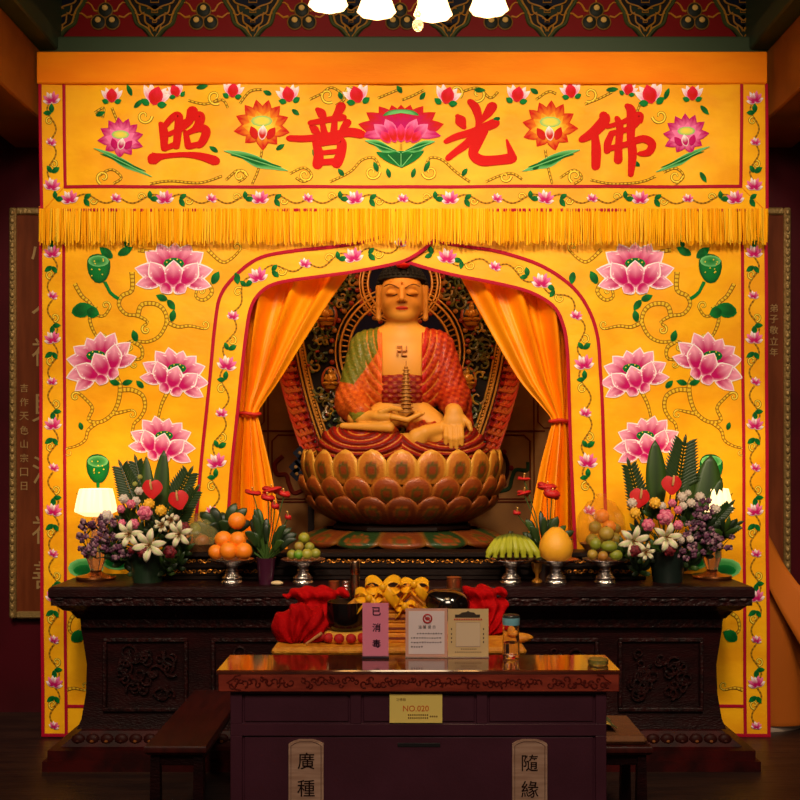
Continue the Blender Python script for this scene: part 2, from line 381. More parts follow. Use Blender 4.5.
# ------------------------------------------------------------------ embroidered hangings
BD=5.6
def wave(x,z): return .004*math.sin(5.1*x+2.3*z)+.003*math.sin(11*x-3*z+1)+.003*math.sin(7*z+3*x)
class Sheet(MB):
    def __init__(s,D): super().__init__(); s.D=D; s.mi=1
    def pt(s,x,y,off): q=P(x,y,s.D); return (q[0],s.D-off+wave(q[0],q[2]),q[2])
    def cloth(s,outline,step=9,xr=None):
        pts=[]
        n=len(outline)
        for i in range(n):
            a,b=outline[i],outline[(i+1)%n]; L=math.hypot(b[0]-a[0],b[1]-a[1]); k=max(1,int(L/step))
            for t in range(k): pts.append(Vector((a[0]+(b[0]-a[0])*t/k,a[1]+(b[1]-a[1])*t/k)))
        nb=len(pts); ed=[(i,(i+1)%nb) for i in range(nb)]
        xs=[p[0] for p in pts]; ys=[p[1] for p in pts]
        y=min(ys)+step/2
        while y<max(ys):
            x=min(xs)+step/2
            while x<max(xs): pts.append(Vector((x+rnd.uniform(-1,1),y+rnd.uniform(-1,1)))); x+=step
            y+=step
        vs,_,fs,_,_,_=delaunay_2d_cdt(pts,ed,[],1,1e-4)
        s.add([s.pt(v[0],v[1],0) for v in vs],[tuple(f) for f in fs],mi=0); s.add([s.pt(v[0],v[1],-.004) for v in vs],[tuple(f)[::-1] for f in fs],mi=0)
    def ribbon(s,pts,w,col,off=.004,dash=None,step=5):
        cum=[0]
        for i in range(len(pts)-1): cum.append(cum[-1]+math.hypot(pts[i+1][0]-pts[i][0],pts[i+1][1]-pts[i][1]))
        T=cum[-1]; K_=max(2,int(T/step)); q=[]; i=0
        for t in range(K_+1):
            d=T*t/K_
            while i<len(pts)-2 and cum[i+1]<d: i+=1
            u=(d-cum[i])/max(1e-6,cum[i+1]-cum[i]); u=min(1,max(0,u)); a,b=pts[i],pts[i+1]
            q.append((a[0]+(b[0]-a[0])*u,a[1]+(b[1]-a[1])*u))
        N=len(q); vs=[];cc=[]
        for i in range(N):
            a,b=q[max(i-1,0)],q[min(i+1,N-1)]; dx,dy=b[0]-a[0],b[1]-a[1]; L=math.hypot(dx,dy) or 1
            ww=w[0]+(w[1]-w[0])*i/(N-1) if isinstance(w,tuple) else w
            nx,ny=-dy/L*ww/2,dx/L*ww/2
            c=col if not dash else (dash if (i%3==2) else col)
            vs+=[s.pt(q[i][0]+nx,q[i][1]+ny,off),s.pt(q[i][0],q[i][1],off+.0012+ww*.0003),s.pt(q[i][0]-nx,q[i][1]-ny,off)]; cc+=[c]*3
        fs=[]
        for i in range(N-1): o=3*i; fs+=[(o,o+1,o+4,o+3),(o+1,o+2,o+5,o+4)]
        s.add(vs,fs,cols=cc)
    def blob(s,pts,col,off,ccol=None,c=None,cms=None):
        n=len(pts); cx=sum(p[0] for p in pts)/n; cy=sum(p[1] for p in pts)/n
        if c: cx,cy=c
        vs=[s.pt(cx,cy,off+.0022)]+[s.pt(cx+(x-cx)*.66,cy+(y-cy)*.66,off+.0018) for x,y in pts]+[s.pt(x,y,off) for x,y in pts]
        c1=ccol or col; cm=tuple((a*.72+b*.28) for a,b in zip(c1,col))
        s.add(vs,[(0,1+(i+1)%n,1+i) for i in range(n)]+[(1+i,1+(i+1)%n,1+n+(i+1)%n,1+n+i) for i in range(n)],cols=[c1]+(cms or [cm]*n)+[col]*n)
    def petal(s,x,y,ang,L,W,rim,mid,off,edge=None):
        # base at (x,y), pointing along ang (0=up), in px
        pr=[(0,.0),(.26,.1),(.46,.33),(.5,.52),(.42,.72),(.22,.9),(0,1.05)]
        pts=[(u*W,v*L) for u,v in pr]+[(-u*W,v*L) for u,v in pr[-2:0:-1]]
        ca,sa=math.cos(ang),math.sin(ang)
        T=lambda u,v:(x+u*ca+v*sa,y+u*sa-v*ca)
        if edge: s.blob([T(u*1.18,v*1.07-L*.03) for u,v in pts],edge,off,edge)
        lt=tuple(min(1,a*.72+.28*b) for a,b in zip(rim,WHT)) if edge else rim
        cms=[]
        for u,v in pts:
            t=min(1,max(0,(v/L-.25)/.8))**2.4; cms.append(tuple(a*(1-t)+b*t for a,b in zip(mid,lt)))
        s.blob([T(u,v) for u,v in pts],lt,off+.0008,mid,T(0,L*.33),cms)
    def lotus(s,x,y,w,tilt=0,rim=PNK,mid=MAG,off=.004,heart=GRN,edge=WHT):
        k=w/66.0
        def R(dx,dy):
            ca,sa=math.cos(tilt),math.sin(tilt); return x+(dx*ca-dy*sa)*k,y+(dx*sa+dy*ca)*k
        def pe(dx,dy,a,L,W,o): p=R(dx,dy); s.petal(p[0],p[1],a+tilt,L*k,W*k,rim,mid,off+o,edge)
        for a,L in((-.95,27),(.95,27),(-.5,26),(.5,26),(.02,24)): pe(a*4,0,a,L,16,0)
        for sg in(-1,1): pe(sg*6,5,sg*1.38,29,15,.0012); 
        for sg in(-1,1): pe(sg*9,9,sg*1.78,25,12,.002)
        if heart:
            p=R(0,-6); s.blob([(p[0]+10*k*math.cos(t*PI/5),p[1]+5.5*k*math.sin(t*PI/5)) for t in range(10)],heart,off+.003,DGRN)
            for i in range(6): a=i*1.05; s.blob([(p[0]+(6.5*math.cos(a)+.9*math.cos(t*PI/2))*k,p[1]+(-1+3.2*math.sin(a)+.9*math.sin(t*PI/2))*k) for t in range(4)],LGOLD,off+.0055)
        for sg in(-1,1): pe(sg*7,15,sg*.62,25,16,.0042)
        for sg in(-1,1): pe(sg*3,13,PI-sg*.75,11,13,.0048)
        pe(0,17,0,24,18,.0056)
    def slotus(s,x,y,w,tilt=0,off=.004):
        k=w/20.0
        for a,L,c in((-1.2,10,0),(1.2,10,0),(-.75,12,1),(.75,12,1),(-.3,13,0),(.3,13,1),(0,11,0)):
            s.petal(x+math.sin(tilt)*-4*k,y+math.cos(tilt)*4*k,a+tilt,L*k,5*k,PNK if c else WHT,MAG,off+.001*abs(1.2-abs(a)))
    def leaf(s,x,y,a,L,W,off=.004,col=GRN):
        s.petal(x,y,a,L,W,col,DGRN,off)
    def curl(s,x,y,r,a0=0,turn=1,n=2.0*PI*1.05,w=1.3,off=.003,d=DRK):
        pts=[]
        for i in range(22):
            t=i/21; rr=r*(1-.82*t); a=a0+turn*n*t; pts.append((x+rr*math.cos(a),y+rr*math.sin(a)))
        s.ribbon(pts,(w*1.5+.6,w+.4),S((140,92,14)),off-.0006,step=1.5); s.ribbon(pts,(w,w*.7),LGOLD,off+.0004,step=1.5)
    def vine(s,pts,w=3.2,off=.003):
        c=crom(pts,8); s.ribbon(c,(w+2.0,w*.6+1),S((120,75,10)),off-.001,step=3); s.ribbon(c,(w+.6,w*.55),S((232,190,40)),off,dash=S((150,95,14)),step=1.3)
        for e,a in((c[-1],c[-3]),):
            an=math.atan2(e[1]-a[1],e[0]-a[0]); r=4.6; tn=1 if (int(e[0]*7)%2) else -1
            s.curl(e[0]+r*math.cos(an+tn*PI/2),e[1]+r*math.sin(an+tn*PI/2),r,an-tn*PI/2,tn,w=w*.5)
    def band(s,path,s0,per,size=19,side=9,up=None):
        # arc-length placement of a lotus scroll along a strip
        cum=[0]
        for i in range(len(path)-1): cum.append(cum[-1]+math.hypot(path[i+1][0]-path[i][0],path[i+1][1]-path[i][1]))
        def at(d):
            for i in range(len(path)-1):
                if d<=cum[i+1]:
                    t=(d-cum[i])/(cum[i+1]-cum[i]); a,b=path[i],path[i+1]
                    return a[0]+(b[0]-a[0])*t,a[1]+(b[1]-a[1])*t,math.atan2(b[1]-a[1],b[0]-a[0])
            a,b=path[-2],path[-1]; return b[0],b[1],math.atan2(b[1]-a[1],b[0]-a[0])
        T=cum[-1]; d=s0
        def scr(d0,d1,sg):
            pts=[]
            for i in range(9):
                t=i/8; x,y,a=at(d0+(d1-d0)*t); o=sg*side*.55*math.sin(t*2*PI); pts.append((x-math.sin(a)*o,y+math.cos(a)*o))
            s.ribbon(crom(pts,3),1.7,S((175,125,20)),.0028,dash=DRK,step=1.3)
        k=0
        while d<T:
            if d>3:
                x,y,a=at(d); tl=(rnd.uniform(-.25,.25)) if up is None else up(a)
                if k%2==0: s.slotus(x,y,size,tl)
                else: s.slotus(x+rnd.uniform(-1,1),y,size*.62,tl+.3)
            for sg in(-1,1):
                dd=d+sg*per*(.155 if k%2==0 else .12)
                if 2<dd<T-2 and k%2==0:
                    x,y,a=at(dd); s.leaf(x,y,a+PI/2+sg*.5+.5,9,5.5); s.leaf(x,y,a+PI/2+sg*.5-1.1,8,5)
                dd=d+sg*per*.25
                if 4<dd<T-4 and k%2==0:
                    x,y,a=at(dd); o=sg*side*.25; s.curl(x-math.sin(a)*o,y+math.cos(a)*o,side*.5,a,sg)
            if d+per/2<T: scr(max(d+4,0),min(d+per/2,T),1 if k%2 else -1)
            d+=per/2; k+=1
def brush(s,pts,off=.007,col=S((205,8,3))):
    pts=crom(pts,7)
    q=[p for p in pts]; N=len(q); vs=[]
    for i,(x,y,w) in enumerate(q):
        a,b=q[max(i-1,0)],q[min(i+1,N-1)]; dx,dy=b[0]-a[0],b[1]-a[1]; L=math.hypot(dx,dy) or 1
        nx,ny=-dy/L*w/2,dx/L*w/2
        vs+=[s.pt(x+nx,y+ny,off),s.pt(x,y,off+.0008),s.pt(x-nx,y-ny,off)]
    fs=[]
    for i in range(N-1): o=3*i; fs+=[(o,o+1,o+4,o+3),(o+1,o+2,o+5,o+4)]
    s.add(vs,fs,col=col)
    for x,y,w in(q[0],q[-1]):
        s.blob([(x+w/2*math.cos(t*PI/5+.3),y+w/2*math.sin(t*PI/5+.3)*.9) for t in range(10)],col,off-.0021)
# --- valance
val=empty('embroidered_valance',P(402,211,BD-.05),'wide yellow satin valance with four large red characters and lotus embroidery, hung across the top','valance')
VD=BD-.05
m=MB(); q0=P(37,84,VD-.01); q1=P(767,52,VD-.01)
m.box(q0[0],q1[0],VD-.02,VD+.03,q0[2],q1[2],b=.006)
obj('header_band',m,mat('orange_header_cloth',S((255,142,8)),.6,spec=.1,mix=S((250,130,6)),mscale=2.5,stretch=(1,1,4),bump=.2,bscale=30),val,label='plain orange header strip')
s=Sheet(VD)
s.cloth([(39,82),(766,82),(768,211),(40,211)])
s.ribbon([(40.5,84),(41.5,210)],3.2,CRI); s.ribbon([(766,84),(767,210)],3.2,CRI)
s.ribbon([(40,210.3),(768,210.3)],3,CRI)
s.ribbon([(64,84),(65.5,187)],3.2,CRI); s.ribbon([(741,84),(740.5,187)],3.2,CRI); s.ribbon([(64,187),(742,186.5)],3.2,CRI)
s.ribbon([(64,187),(44,209)],.8,ORG,.003); s.ribbon([(741,187),(764,209)],.8,ORG,.003)
s.band([(52,199),(756,199)],-30+48,95,19,8)
s.band([(52,196),(52,86)],10,86,18,8); s.band([(754,196),(754,86)],10,86,18,8)
# characters
def br(x0,y0,k,lst):
    for st in lst: brush(s,[(x0+a/k,y0+b/k,w/k*1.32) for a,b,w in st])
br(140,100,3.478,[ # zhao
 [(72,82,14),(82,110,24),(84,168,18)],[(82,95,16),(112,60,18),(134,56,22),(132,100,22),(126,160,20)],[(85,125,12),(128,106,14)],[(85,170,14),(130,150,16)],
 [(150,78,14),(185,62,16),(208,56,26),(206,80,24),(186,104,14)],[(182,38,30),(170,72,22),(142,106,10)],
 [(158,112,14),(168,160,20)],[(158,118,12),(205,98,20),(230,108,24),(220,140,22),(206,158,18)],[(168,162,16),(214,152,16)],
 [(48,204,34),(80,196,16),(150,190,14),(210,196,20),(262,212,26)],[(40,212,20),(70,200,12)]])
br(140,100,3.478,[ # pu
 [(618,36,14),(632,50,24),(644,70,12)],[(700,24,26),(690,44,22),(672,64,10)],[(592,82,14),(640,74,16),(708,62,18)],
 [(634,78,14),(644,128,20)],[(678,70,16),(674,122,20)],[(596,96,12),(608,106,22),(622,118,12)],[(722,80,22),(708,100,18),(696,116,10)],
 [(518,134,16),(580,136,18),(660,126,18),(730,114,24),(770,120,24)],
 [(612,150,20),(622,190,26),(618,226,28)],[(614,156,16),(670,146,18),(700,148,26),(698,190,26),(684,222,28)],[(628,186,12),(690,180,14)],[(620,220,16),(688,214,18)]])
br(430,90,3.478,[ # guang
 [(140,42,18),(160,66,24),(170,110,18),(166,160,22)],[(96,92,14),(106,108,30),(118,130,14)],[(216,58,28),(202,80,24),(176,112,10)],
 [(56,180,14),(90,164,18),(150,146,20),(226,116,26)],[(164,150,22),(130,186,22),(90,216,18),(62,238,16)],
 [(192,146,16),(168,180,26),(150,222,26),(178,246,28),(230,246,26),(284,240,28)],[(288,240,22),(278,212,16),(266,176,6)]])
br(430,90,3.478,[ # fo
 [(604,88,24),(606,106,30),(570,146,28),(528,172,18)],[(574,160,20),(578,210,26),(576,266,24)],
 [(650,98,14),(660,130,20),(656,190,20),(654,244,24)],[(686,56,16),(700,80,26),(698,160,22),(704,220,24),(698,294,16)],
 [(616,128,12),(670,112,14),(724,90,22),(730,108,16)],[(728,104,16),(700,132,14),(630,152,16)],[(632,150,16),(618,186,20),(616,212,18)],
 [(616,206,16),(680,190,16),(740,170,20),(772,188,22),(760,216,20),(728,222,12)]])
# valance flowers
def pointlotus(x,y,w,tip,mid,tilt=0):
    k=w/60.
    for a in (-2.4,-1.8,-1.25,-.75,-.3,.15,.6,1.1,1.65,2.3,3.0): s.petal(x,y+2*k,a+tilt,(30 if abs(a)<1.9 else 24)*k,15*k,tip,mid,.004)
    for a in (-1.5,-.9,-.35,.3,.85,1.45): s.petal(x,y+4*k,a+tilt,21*k,13*k,mid,PNK if tip==MAG else LGOLD,.0055)
    s.blob([(x+12*k*math.cos(t*PI/5),y-5*k+6*k*math.sin(t*PI/5)) for t in range(10)],LGRN,.0085,LGOLD)
    s.petal(x-6*k,y+15*k,-.5+tilt,15*k,9*k,tip,MAG if tip==MAG else RT,.0092); s.petal(x+6*k,y+15*k,.5+tilt,15*k,9*k,tip,MAG if tip==MAG else RT,.0092); s.petal(x,y+16*k,tilt,16*k,10*k,WHT,tip,.0097)
RT=S((200,20,10))
pointlotus(121,139,44,MAG,PNK,.2); pointlotus(686,135,44,MAG,PNK,-.2)
pointlotus(262,126,54,RT,ORG,.1); pointlotus(550,127,54,RT,ORG,-.1)
# centre lotus
for a,L in((-1.35,38),(1.35,38),(-1.0,36),(1.0,36),(-.65,32),(.65,32),(-.3,28),(.3,28),(0,27)): s.petal(401+a*3,133,a,L,17,RT,MAG,.004)
for a,L in((-1.75,34),(1.75,34)): s.petal(401+a*3,130,a,L,12,MAG,PNK,.0045)
s.blob(crom([(383,116),(389,111),(401,109.5),(413,111),(419,116),(412,115),(401,113.5),(390,115)],3,True),GRN,.0075,LGRN)
for a in(-1.1,-.6,.6,1.1): s.petal(401+a*10,138,a*.8,20,12,PNK,MAG,.008)
for a,L_ in((-.75,17),(.75,17),(-.38,19),(.38,19),(0,18)): s.petal(401+a*14,143,a*.9,L_,10,S((230,60,130)),RT,.0095-abs(a)*.001,None)
# leaf pads
def pad(x0,y0,x1,y1,b):
    mx,my=(x0+x1)/2,(y0+y1)/2
    o=[(x0,y0),((x0+mx)/2,(y0+my)/2-b*.7),(mx,my-b*.8),((x1+mx)/2,(y1+my)/2-b*.4),(x1,y1),((x1+mx)/2,(y1+my)/2+b*.5),(mx,my+b*.9),((x0+mx)/2,(y0+my)/2+b*.2)]
    c=crom(o,3,True); s.blob([(x,y) for x,y in c],LGRN,.004,GRN); s.ribbon([(x0,y0),(mx,my),(x1,y1)],.9,LGRN,.008)
    s.blob([(mx+(x-mx)*.82,my+(y-my)*.62) for x,y in c],GRN,.0055,DGRN)
pad(95,149,152,177,5); pad(224,151,288,171,7); pad(580,150,522,172,7); pad(709,147,656,172,5)
pad(365,141,400,153,6); pad(435,142,402,153,6)
s.blob(crom([(376,152),(388,153),(401,151),(414,153),(424,151),(418,159),(404,167),(399,167),(384,160)],3,True),GRN,.0065,DGRN)
s.ribbon([(400,167),(388,155)],.8,LGRN,.0095); s.ribbon([(402,167),(412,155)],.8,LGRN,.0095); s.ribbon([(401,168),(401,154)],.8,LGRN,.0095); s.ribbon([(401,150),(401,144)],2.5,S((190,140,25)),.004)
def bud(x,y,w,tilt=0,open_=True):
    k=w/18.
    for a in(-.75,.75,-.4,.4): s.petal(x,y+5*k,a+tilt,15*k,6*k,WHT,PNK,.004)
    s.petal(x,y+6*k,tilt,14*k,11*k,S((225,30,60)),RED,.006)
    s.petal(x-3*k,y+6*k,-1.2+tilt,7*k,5*k,GRN,GRN,.0065); s.petal(x+3*k,y+6*k,1.2+tilt,7*k,5*k,GRN,GRN,.0065)
for x,y,w,t in((112,97,18,0),(153,97,24,.3),(178,91,16,-.5),(232,92,18,.2),(290,96,20,-.2),(359,96,22,-.3),(445,97,22,.3),(516,96,20,.2),(572,92,18,-.2),(626,90,15,.4),(652,96,24,-.3),(692,95,18,0)): bud(x,y,w,t)
for pts in ([(95,113),(104,108),(103,118)],[(112,108),(119,125)],[(188,100),(205,104),(222,100),(228,108)],[(240,104),(250,92),(262,90)],[(310,100),(322,94),(332,88),(345,98),(336,106)],[(378,98),(392,92),(402,88)],[(424,90),(412,96),(402,100)],[(462,92),(478,88),(490,98),(498,92)],[(536,100),(548,92),(556,94)],[(585,104),(600,98),(612,92)],[(640,104),(634,120)],
            [(100,176),(112,170),(122,178),(114,184)],[(150,184),(170,181),(200,183),(222,176)],[(262,150),(258,170),(252,184)],[(226,180),(238,170),(246,176),(238,182)],[(290,174),(304,168),(312,176),(304,182),(296,178)],[(330,182),(350,172),(362,160),(374,158),(380,168)],[(425,168),(430,158),(442,160),(456,172),(470,182)],[(486,182),(500,176),(512,174),(522,180)],[(545,150),(548,168),(552,184)],[(560,178),(574,170),(582,178),(574,184)],[(590,180),(612,184),(640,182),(656,176)],[(664,172),(676,168),(684,176),(676,184)]):
    s.ribbon(crom(pts,5),2.6,S((120,78,10)),.0026,step=2); s.ribbon(crom(pts,5),1.5,S((232,190,50)),.0034,dash=S((130,85,14)),step=1.3)
for x,y,r,a,t in((144,116,8,0,1),(104,178,7,2,1),(240,176,7,0,-1),(305,175,7,0,1),(352,92,7,2,1),(456,92,7,1,-1),(372,172,8,0,1),(430,172,8,3,-1),(505,177,6,0,1),(575,176,7,2,1),(676,176,7,0,1),(660,116,8,3,-1),(215,97,8,1,1),(590,94,8,2,-1),(328,96,8,1,1),(478,94,8,2,-1)): s.curl(x,y,r,a,t,w=1.8)
for x,y,a,L in((96,116,1.2,10),(132,96,-.4,12),(134,108,.8,12),(196,88,1.4,12),(150,160,1,10),(218,152,-1,10),(292,110,2.2,9),(276,150,1,10),(318,160,-.5,11),(378,172,-.4,11),(424,172,.5,12),(344,176,-.7,9),(462,176,.6,9),(390,178,-.3,10),(412,178,.3,10),(402,93,-.6,9),(420,100,.6,9),(474,90,1.6,11),(500,118,-2,9),(532,170,1,10),(606,90,1.5,12),(664,100,.4,12),(700,106,2.4,12),(640,166,-1,10),(700,172,2.6,12),(272,95,-1.2,9),(342,100,-.4,8),(538,94,-1,9)): s.leaf(x,y,a,L,5)
obj('satin_panel',s,[satin,emb],val,label='yellow satin panel embroidered with four red characters, lotus flowers and crimson borders')
# fringe: countless threads as one part
m=MB(); zt=P(0,209,VD)[2]
x=P(40,0,VD)[0]; xe=P(768,0,VD)[0]
fr=random.Random(3)
while x<xe:
    L=.195+fr.uniform(-.02,.012); w=.0034; y=VD-.004+fr.uniform(-.012,.004); dx=fr.uniform(-.006,.006); dy=fr.uniform(-.008,.004)
    c=fr.choice([S((255,190,20)),S((255,182,14)),S((255,205,50)),S((246,165,8))])
    vs=[];fs=[]
    for k in range(4):
        t=k/3; zz=zt-L*t; cx=x+dx*t*t; cy=y+dy*t; ww=w*(1-.3*t)
        vs+=[(cx-ww,cy,zz),(cx,cy-ww,zz),(cx+ww,cy,zz)]
    for k in range(3): o=3*k; fs+=[(o,o+3,o+4,o+1),(o+1,o+4,o+5,o+2)]
    m.add(vs,fs,col=c); x+=fr.uniform(.003,.0062)
f=obj('fringe',m,mat('fringe_thread',attr=True,rough=.6,spec=.15),val,label='golden yellow thread fringe',smooth=False); f['kind']='stuff'
# --- side hangings
LIN=[(224,588),(229,510),(232,467),(237.5,415),(241,380),(246,335),(251,307),(262,291),(280,282.5),(325,276),(360,271),(400,262.5),(420,252),(434,240)]
LOUT=[(190,588),(197,512),(202,455),(205,427),(210,380),(215,325),(221,294),(240,271),(262,257),(295,251),(325,248),(360,243),(385,236)]
RIN=[(577,588),(573.5,510),(571,455),(569.5,415),(567,350),(562,322),(552,305),(530,292),(500,284),(450,274),(407,262),(396,254)]
ROUT=[(608,588),(605,497),(604,457),(602,402),(600,370),(597,335),(587,307),(570,285),(540,265),(500,252),(470,247),(440,242),(420,236)]
def hang(inner,outer,xs,D,lab,mir):
    root=empty('embroidered_side_curtain',P((xs[0]+inner[0][0])/2,737,D),lab,'curtain','embroidered curtains flanking the alcove')
    global s
    s=Sheet(D)
    xo0,xo1=xs     # outer x at top, bottom
    ci=crom(inner,5)
    top=[(inner[-1][0],206)] 
    s.cloth([(xo0,206),(xo1,736.5),(inner[0][0],736.5)]+ci+top)
    sg=1 if not mir else -1
    s.ribbon([(xo0+1.6*sg,207),(xo1+1.6*sg,736)],3.4,CRI); 
    o0,o1=xo0+25*sg,xo1+25*sg
    s.ribbon([(o0,207),(o1,736)],3.2,CRI)
    s.ribbon([(xo1,735),(inner[0][0],735)],3.4,CRI); s.ribbon([(o1,706),(inner[0][0],706)],3.2,CRI)
    s.ribbon([(inner[0][0]-1.5*sg,736),(inner[0][0]-1.5*sg,590)],3.2,CRI)
    s.ribbon(ci,3.4,CRI,.006); s.ribbon(crom(outer,5),3.4,CRI,.005)
    mid=[]
    A=crom(inner,5);B=crom(outer,5)
    n=40
    def samp(L_,t):
        f_=t*(len(L_)-1); i=min(int(f_),len(L_)-2); u=f_-i; return (L_[i][0]*(1-u)+L_[i+1][0]*u,L_[i][1]*(1-u)+L_[i+1][1]*u)
    for i in range(n+1): a,b=samp(A,i/n),samp(B,i/n); mid.append(((a[0]+b[0])/2,(a[1]+b[1])/2))
    s.band(mid,28,98,21,10)
    xm0,xm1=xo0+13.5*sg,xo1+13.5*sg
    s.band([(xm0,215),(xm1,732)],38,86,18,9)
    return root
def deco(T,flip):
    # T maps design px (left curtain) to sheet px
    def V(pts,w=3.2): s.vine([T(*p) for p in pts],w)
    def Lo(x,y,w,t): q=T(x,y); s.lotus(q[0],q[1],w,-t if flip else t)
    def Le(x,y,a,L,W): q=T(x,y); s.leaf(q[0],q[1],-a if flip else a,L,W,.0045)
    V([(138,250),(155,253),(168,262)],2.4)
    V([(132,272),(132,290),(122,296),(119,305),(126,314),(138,316),(148,322),(144,326)])
    V([(138,316),(142,305),(155,304),(164,310),(167,322),(160,336),(148,342),(134,341),(128,343)])
    V([(134,342),(142,348),(142,358),(134,360)],2.6)
    V([(167,322),(178,327),(190,326),(204,329)],2.4)
    V([(208,283),(212,292),(204,300),(196,297),(197,290)],2.8)
    V([(75,284),(82,296),(90,303),(96,314),(104,316),(110,308)],2.6)
    V([(96,306),(90,318),(94,332),(100,340)],2.6)
    V([(115,375),(120,386),(118,402),(112,414),(100,422),(88,420),(92,408),(84,398),(78,393)])
    V([(120,390),(132,390),(143,396),(145,408),(140,418),(134,424),(132,436)])
    V([(112,414),(122,412),(131,410)],2.4)
    V([(98,422),(88,430),(85,440),(76,446),(68,448)],2.2)
    V([(170,388),(162,404),(158,420)],2.4)
    V([(208,250),(222,262),(232,258),(240,250)],2.2)
    V([(78,492),(86,505),(96,512)],2.2)
    V([(80,612),(72,618),(70,630),(78,636)],2.4)
    V([(66,690),(74,688),(84,690)],2.0)
    V([(110,560),(120,545),(135,540),(150,550)],2.4)
    for (x,y,a,L,W) in((113,258,-.9,16,9),(118,255,1.1,16,8),(72,313,1.3,22,15),(86,310,1.9,14,12),(168,300,-1.2,12,7),(168,300,2.5,12,7),(172,322,.2,12,7),(137,342,-.3,12,7),(120,384,-1.3,11,6),(122,384,1.3,11,6),(144,388,-.8,10,6),(82,430,-.3,8,5),(212,284,.5,14,8),(236,272,3.0,12,7),(72,640,1.0,16,12),(126,248,.2,14,6)): Le(x,y,a,L,W)
    # seed pods
    def pod(x,y,sc):
        q=T(x,y); X,Y=q
        s.ribbon([T(x+6,y+14),T(x+12,y+26),T(x+20,y+31)] if y<400 else [T(x,y+14),T(x+1,y+34)],3.4,GRN,.004)
        s.blob(crom([(X-12*sc,Y-8*sc),(X-6*sc,Y-14*sc),(X+4*sc,Y-14*sc),(X+12*sc,Y-7*sc),(X+11*sc,Y+6*sc),(X+5*sc,Y+15*sc),(X-4*sc,Y+15*sc),(X-11*sc,Y+5*sc)],2,True),DGRN,.0045,GRN)
        s.blob([(X+11*sc*math.cos(t*PI/6),Y-7*sc+6*sc*math.sin(t*PI/6)) for t in range(12)],LGRN,.0075,GRN)
        for i in range(9): s.blob([(X+rnd.uniform(-7,7)*sc+.9*math.cos(t*PI/2),Y+rnd.uniform(-9,8)*sc+.9*math.sin(t*PI/2)) for t in range(4)] if False else (lambda a,b:[(a+.9*math.cos(t*PI/2),b+.9*math.sin(t*PI/2)) for t in range(4)])(X+rnd.uniform(-7,7)*sc,Y+rnd.uniform(-9,9)*sc),LGOLD,.011)
    pod(99,268,.95); pod(98,468,.95)
    for x,y in((86,568),(118,560)):      # water leaves low on the cloth
        q=T(x,y); c=[(q[0]+18*math.cos(t*PI/6),q[1]+10*math.sin(t*PI/6)) for t in range(12)]; s.blob(c,LGRN,.004,GRN)
        s.blob([(q[0]+(a-q[0])*.7,q[1]+2+(b-q[1])*.6) for a,b in c],GRN,.0055,DGRN)
    Lo(174,270,70,.02); Lo(99,361,66,-.5); Lo(176,374,62,.3); Lo(163,441,60,.25)
rl=hang(LIN,LOUT,(38.5,41.5),BD+.0,'left yellow satin curtain embroidered with pink lotuses, hung left of the alcove',False)
deco(lambda x,y:(x,y),False)
obj('satin_panel',s,[satin,emb],rl,label='yellow satin with pink lotus embroidery and crimson edging')
rr_=hang(RIN,ROUT,(767,770),BD+.02,'right yellow satin curtain embroidered with pink lotuses, beside the orange draped cloth',True)
deco(lambda x,y:(809-x,y),True)
obj('satin_panel',s,[satin,emb],rr_,label='yellow satin with pink lotus embroidery and crimson edging')
# --- gathered satin drapes in the opening
satd=mat('orange_satin_drape',S((248,152,6)),.4,spec=.3,bump=.15,bscale=6,mix=S((240,128,3)),mscale=2.5)
def drape(rows,D,lab,tie,nf=5,ph=0.):
    # rows: (y, xa, xb, amp) outer edge -> inner edge
    root=empty('tied_drape',P(tie[0],rows[-1][0],D),lab,'curtain','plain satin drapes tied back in the alcove opening')
    R_=crom(rows,9)
    def fn(u,v):
        f_=v*(len(R_)-1); i=min(int(f_),len(R_)-2); t=f_-i
        y,xa,xb,am=[R_[i][k]*(1-t)+R_[i+1][k]*t for k in range(4)]
        px=xa+(xb-xa)*u
        ar=2.3*am*(.6+.4*math.sin(3*u+1.))
        off=ar*(math.sin(u*nf*2*PI+ph+.6*math.sin(2*v))+.35*math.sin(u*nf*4.2*PI+1.3+ph))+.02*abs(u-.5)
        q=P(px,y,D); return (q[0]+.25*off*(1 if xb>xa else -1)*.3,D+off*.9,q[2])
    m=MB(); m.grid(fn,90,70)
    obj('drape_cloth',m,satd,root,solid=.003)
    m=MB(); q=P(tie[0],tie[1],D); w=tie[2]*D/F/2
    m.tube([(q[0]+w*math.cos(t/20*2*PI),q[1]+.01+.045*math.sin(t/20*2*PI),q[2]+.004*math.sin(t)) for t in range(20)],.011,8,closed=True,flat=1.4)
    obj('tieback',m,mat('red_tieback',S((190,25,10)),.5),root,label='red cord tieback')
    return root
drape([(255,205,362,.035),(300,215,330,.04),(340,222,304,.035),(380,231,279,.025),(400,235,265,.014),(413,237,258,.009),(430,234,261,.012),(470,226,270,.024),(520,220,280,.03),(600,215,300,.034)],5.74,'plain orange satin drape tied back on the left of the alcove opening',(247.5,414,23),4,.4)
drape([(260,602,452,.035),(300,598,474,.04),(340,592,496,.035),(380,583,520,.025),(405,575,541,.014),(420,570,552,.009),(435,575,549,.012),(470,580,540,.024),(520,585,531,.03),(600,592,520,.034)],5.74,'plain orange satin drape tied back on the right of the alcove opening',(561.5,421,21),4,1.2)
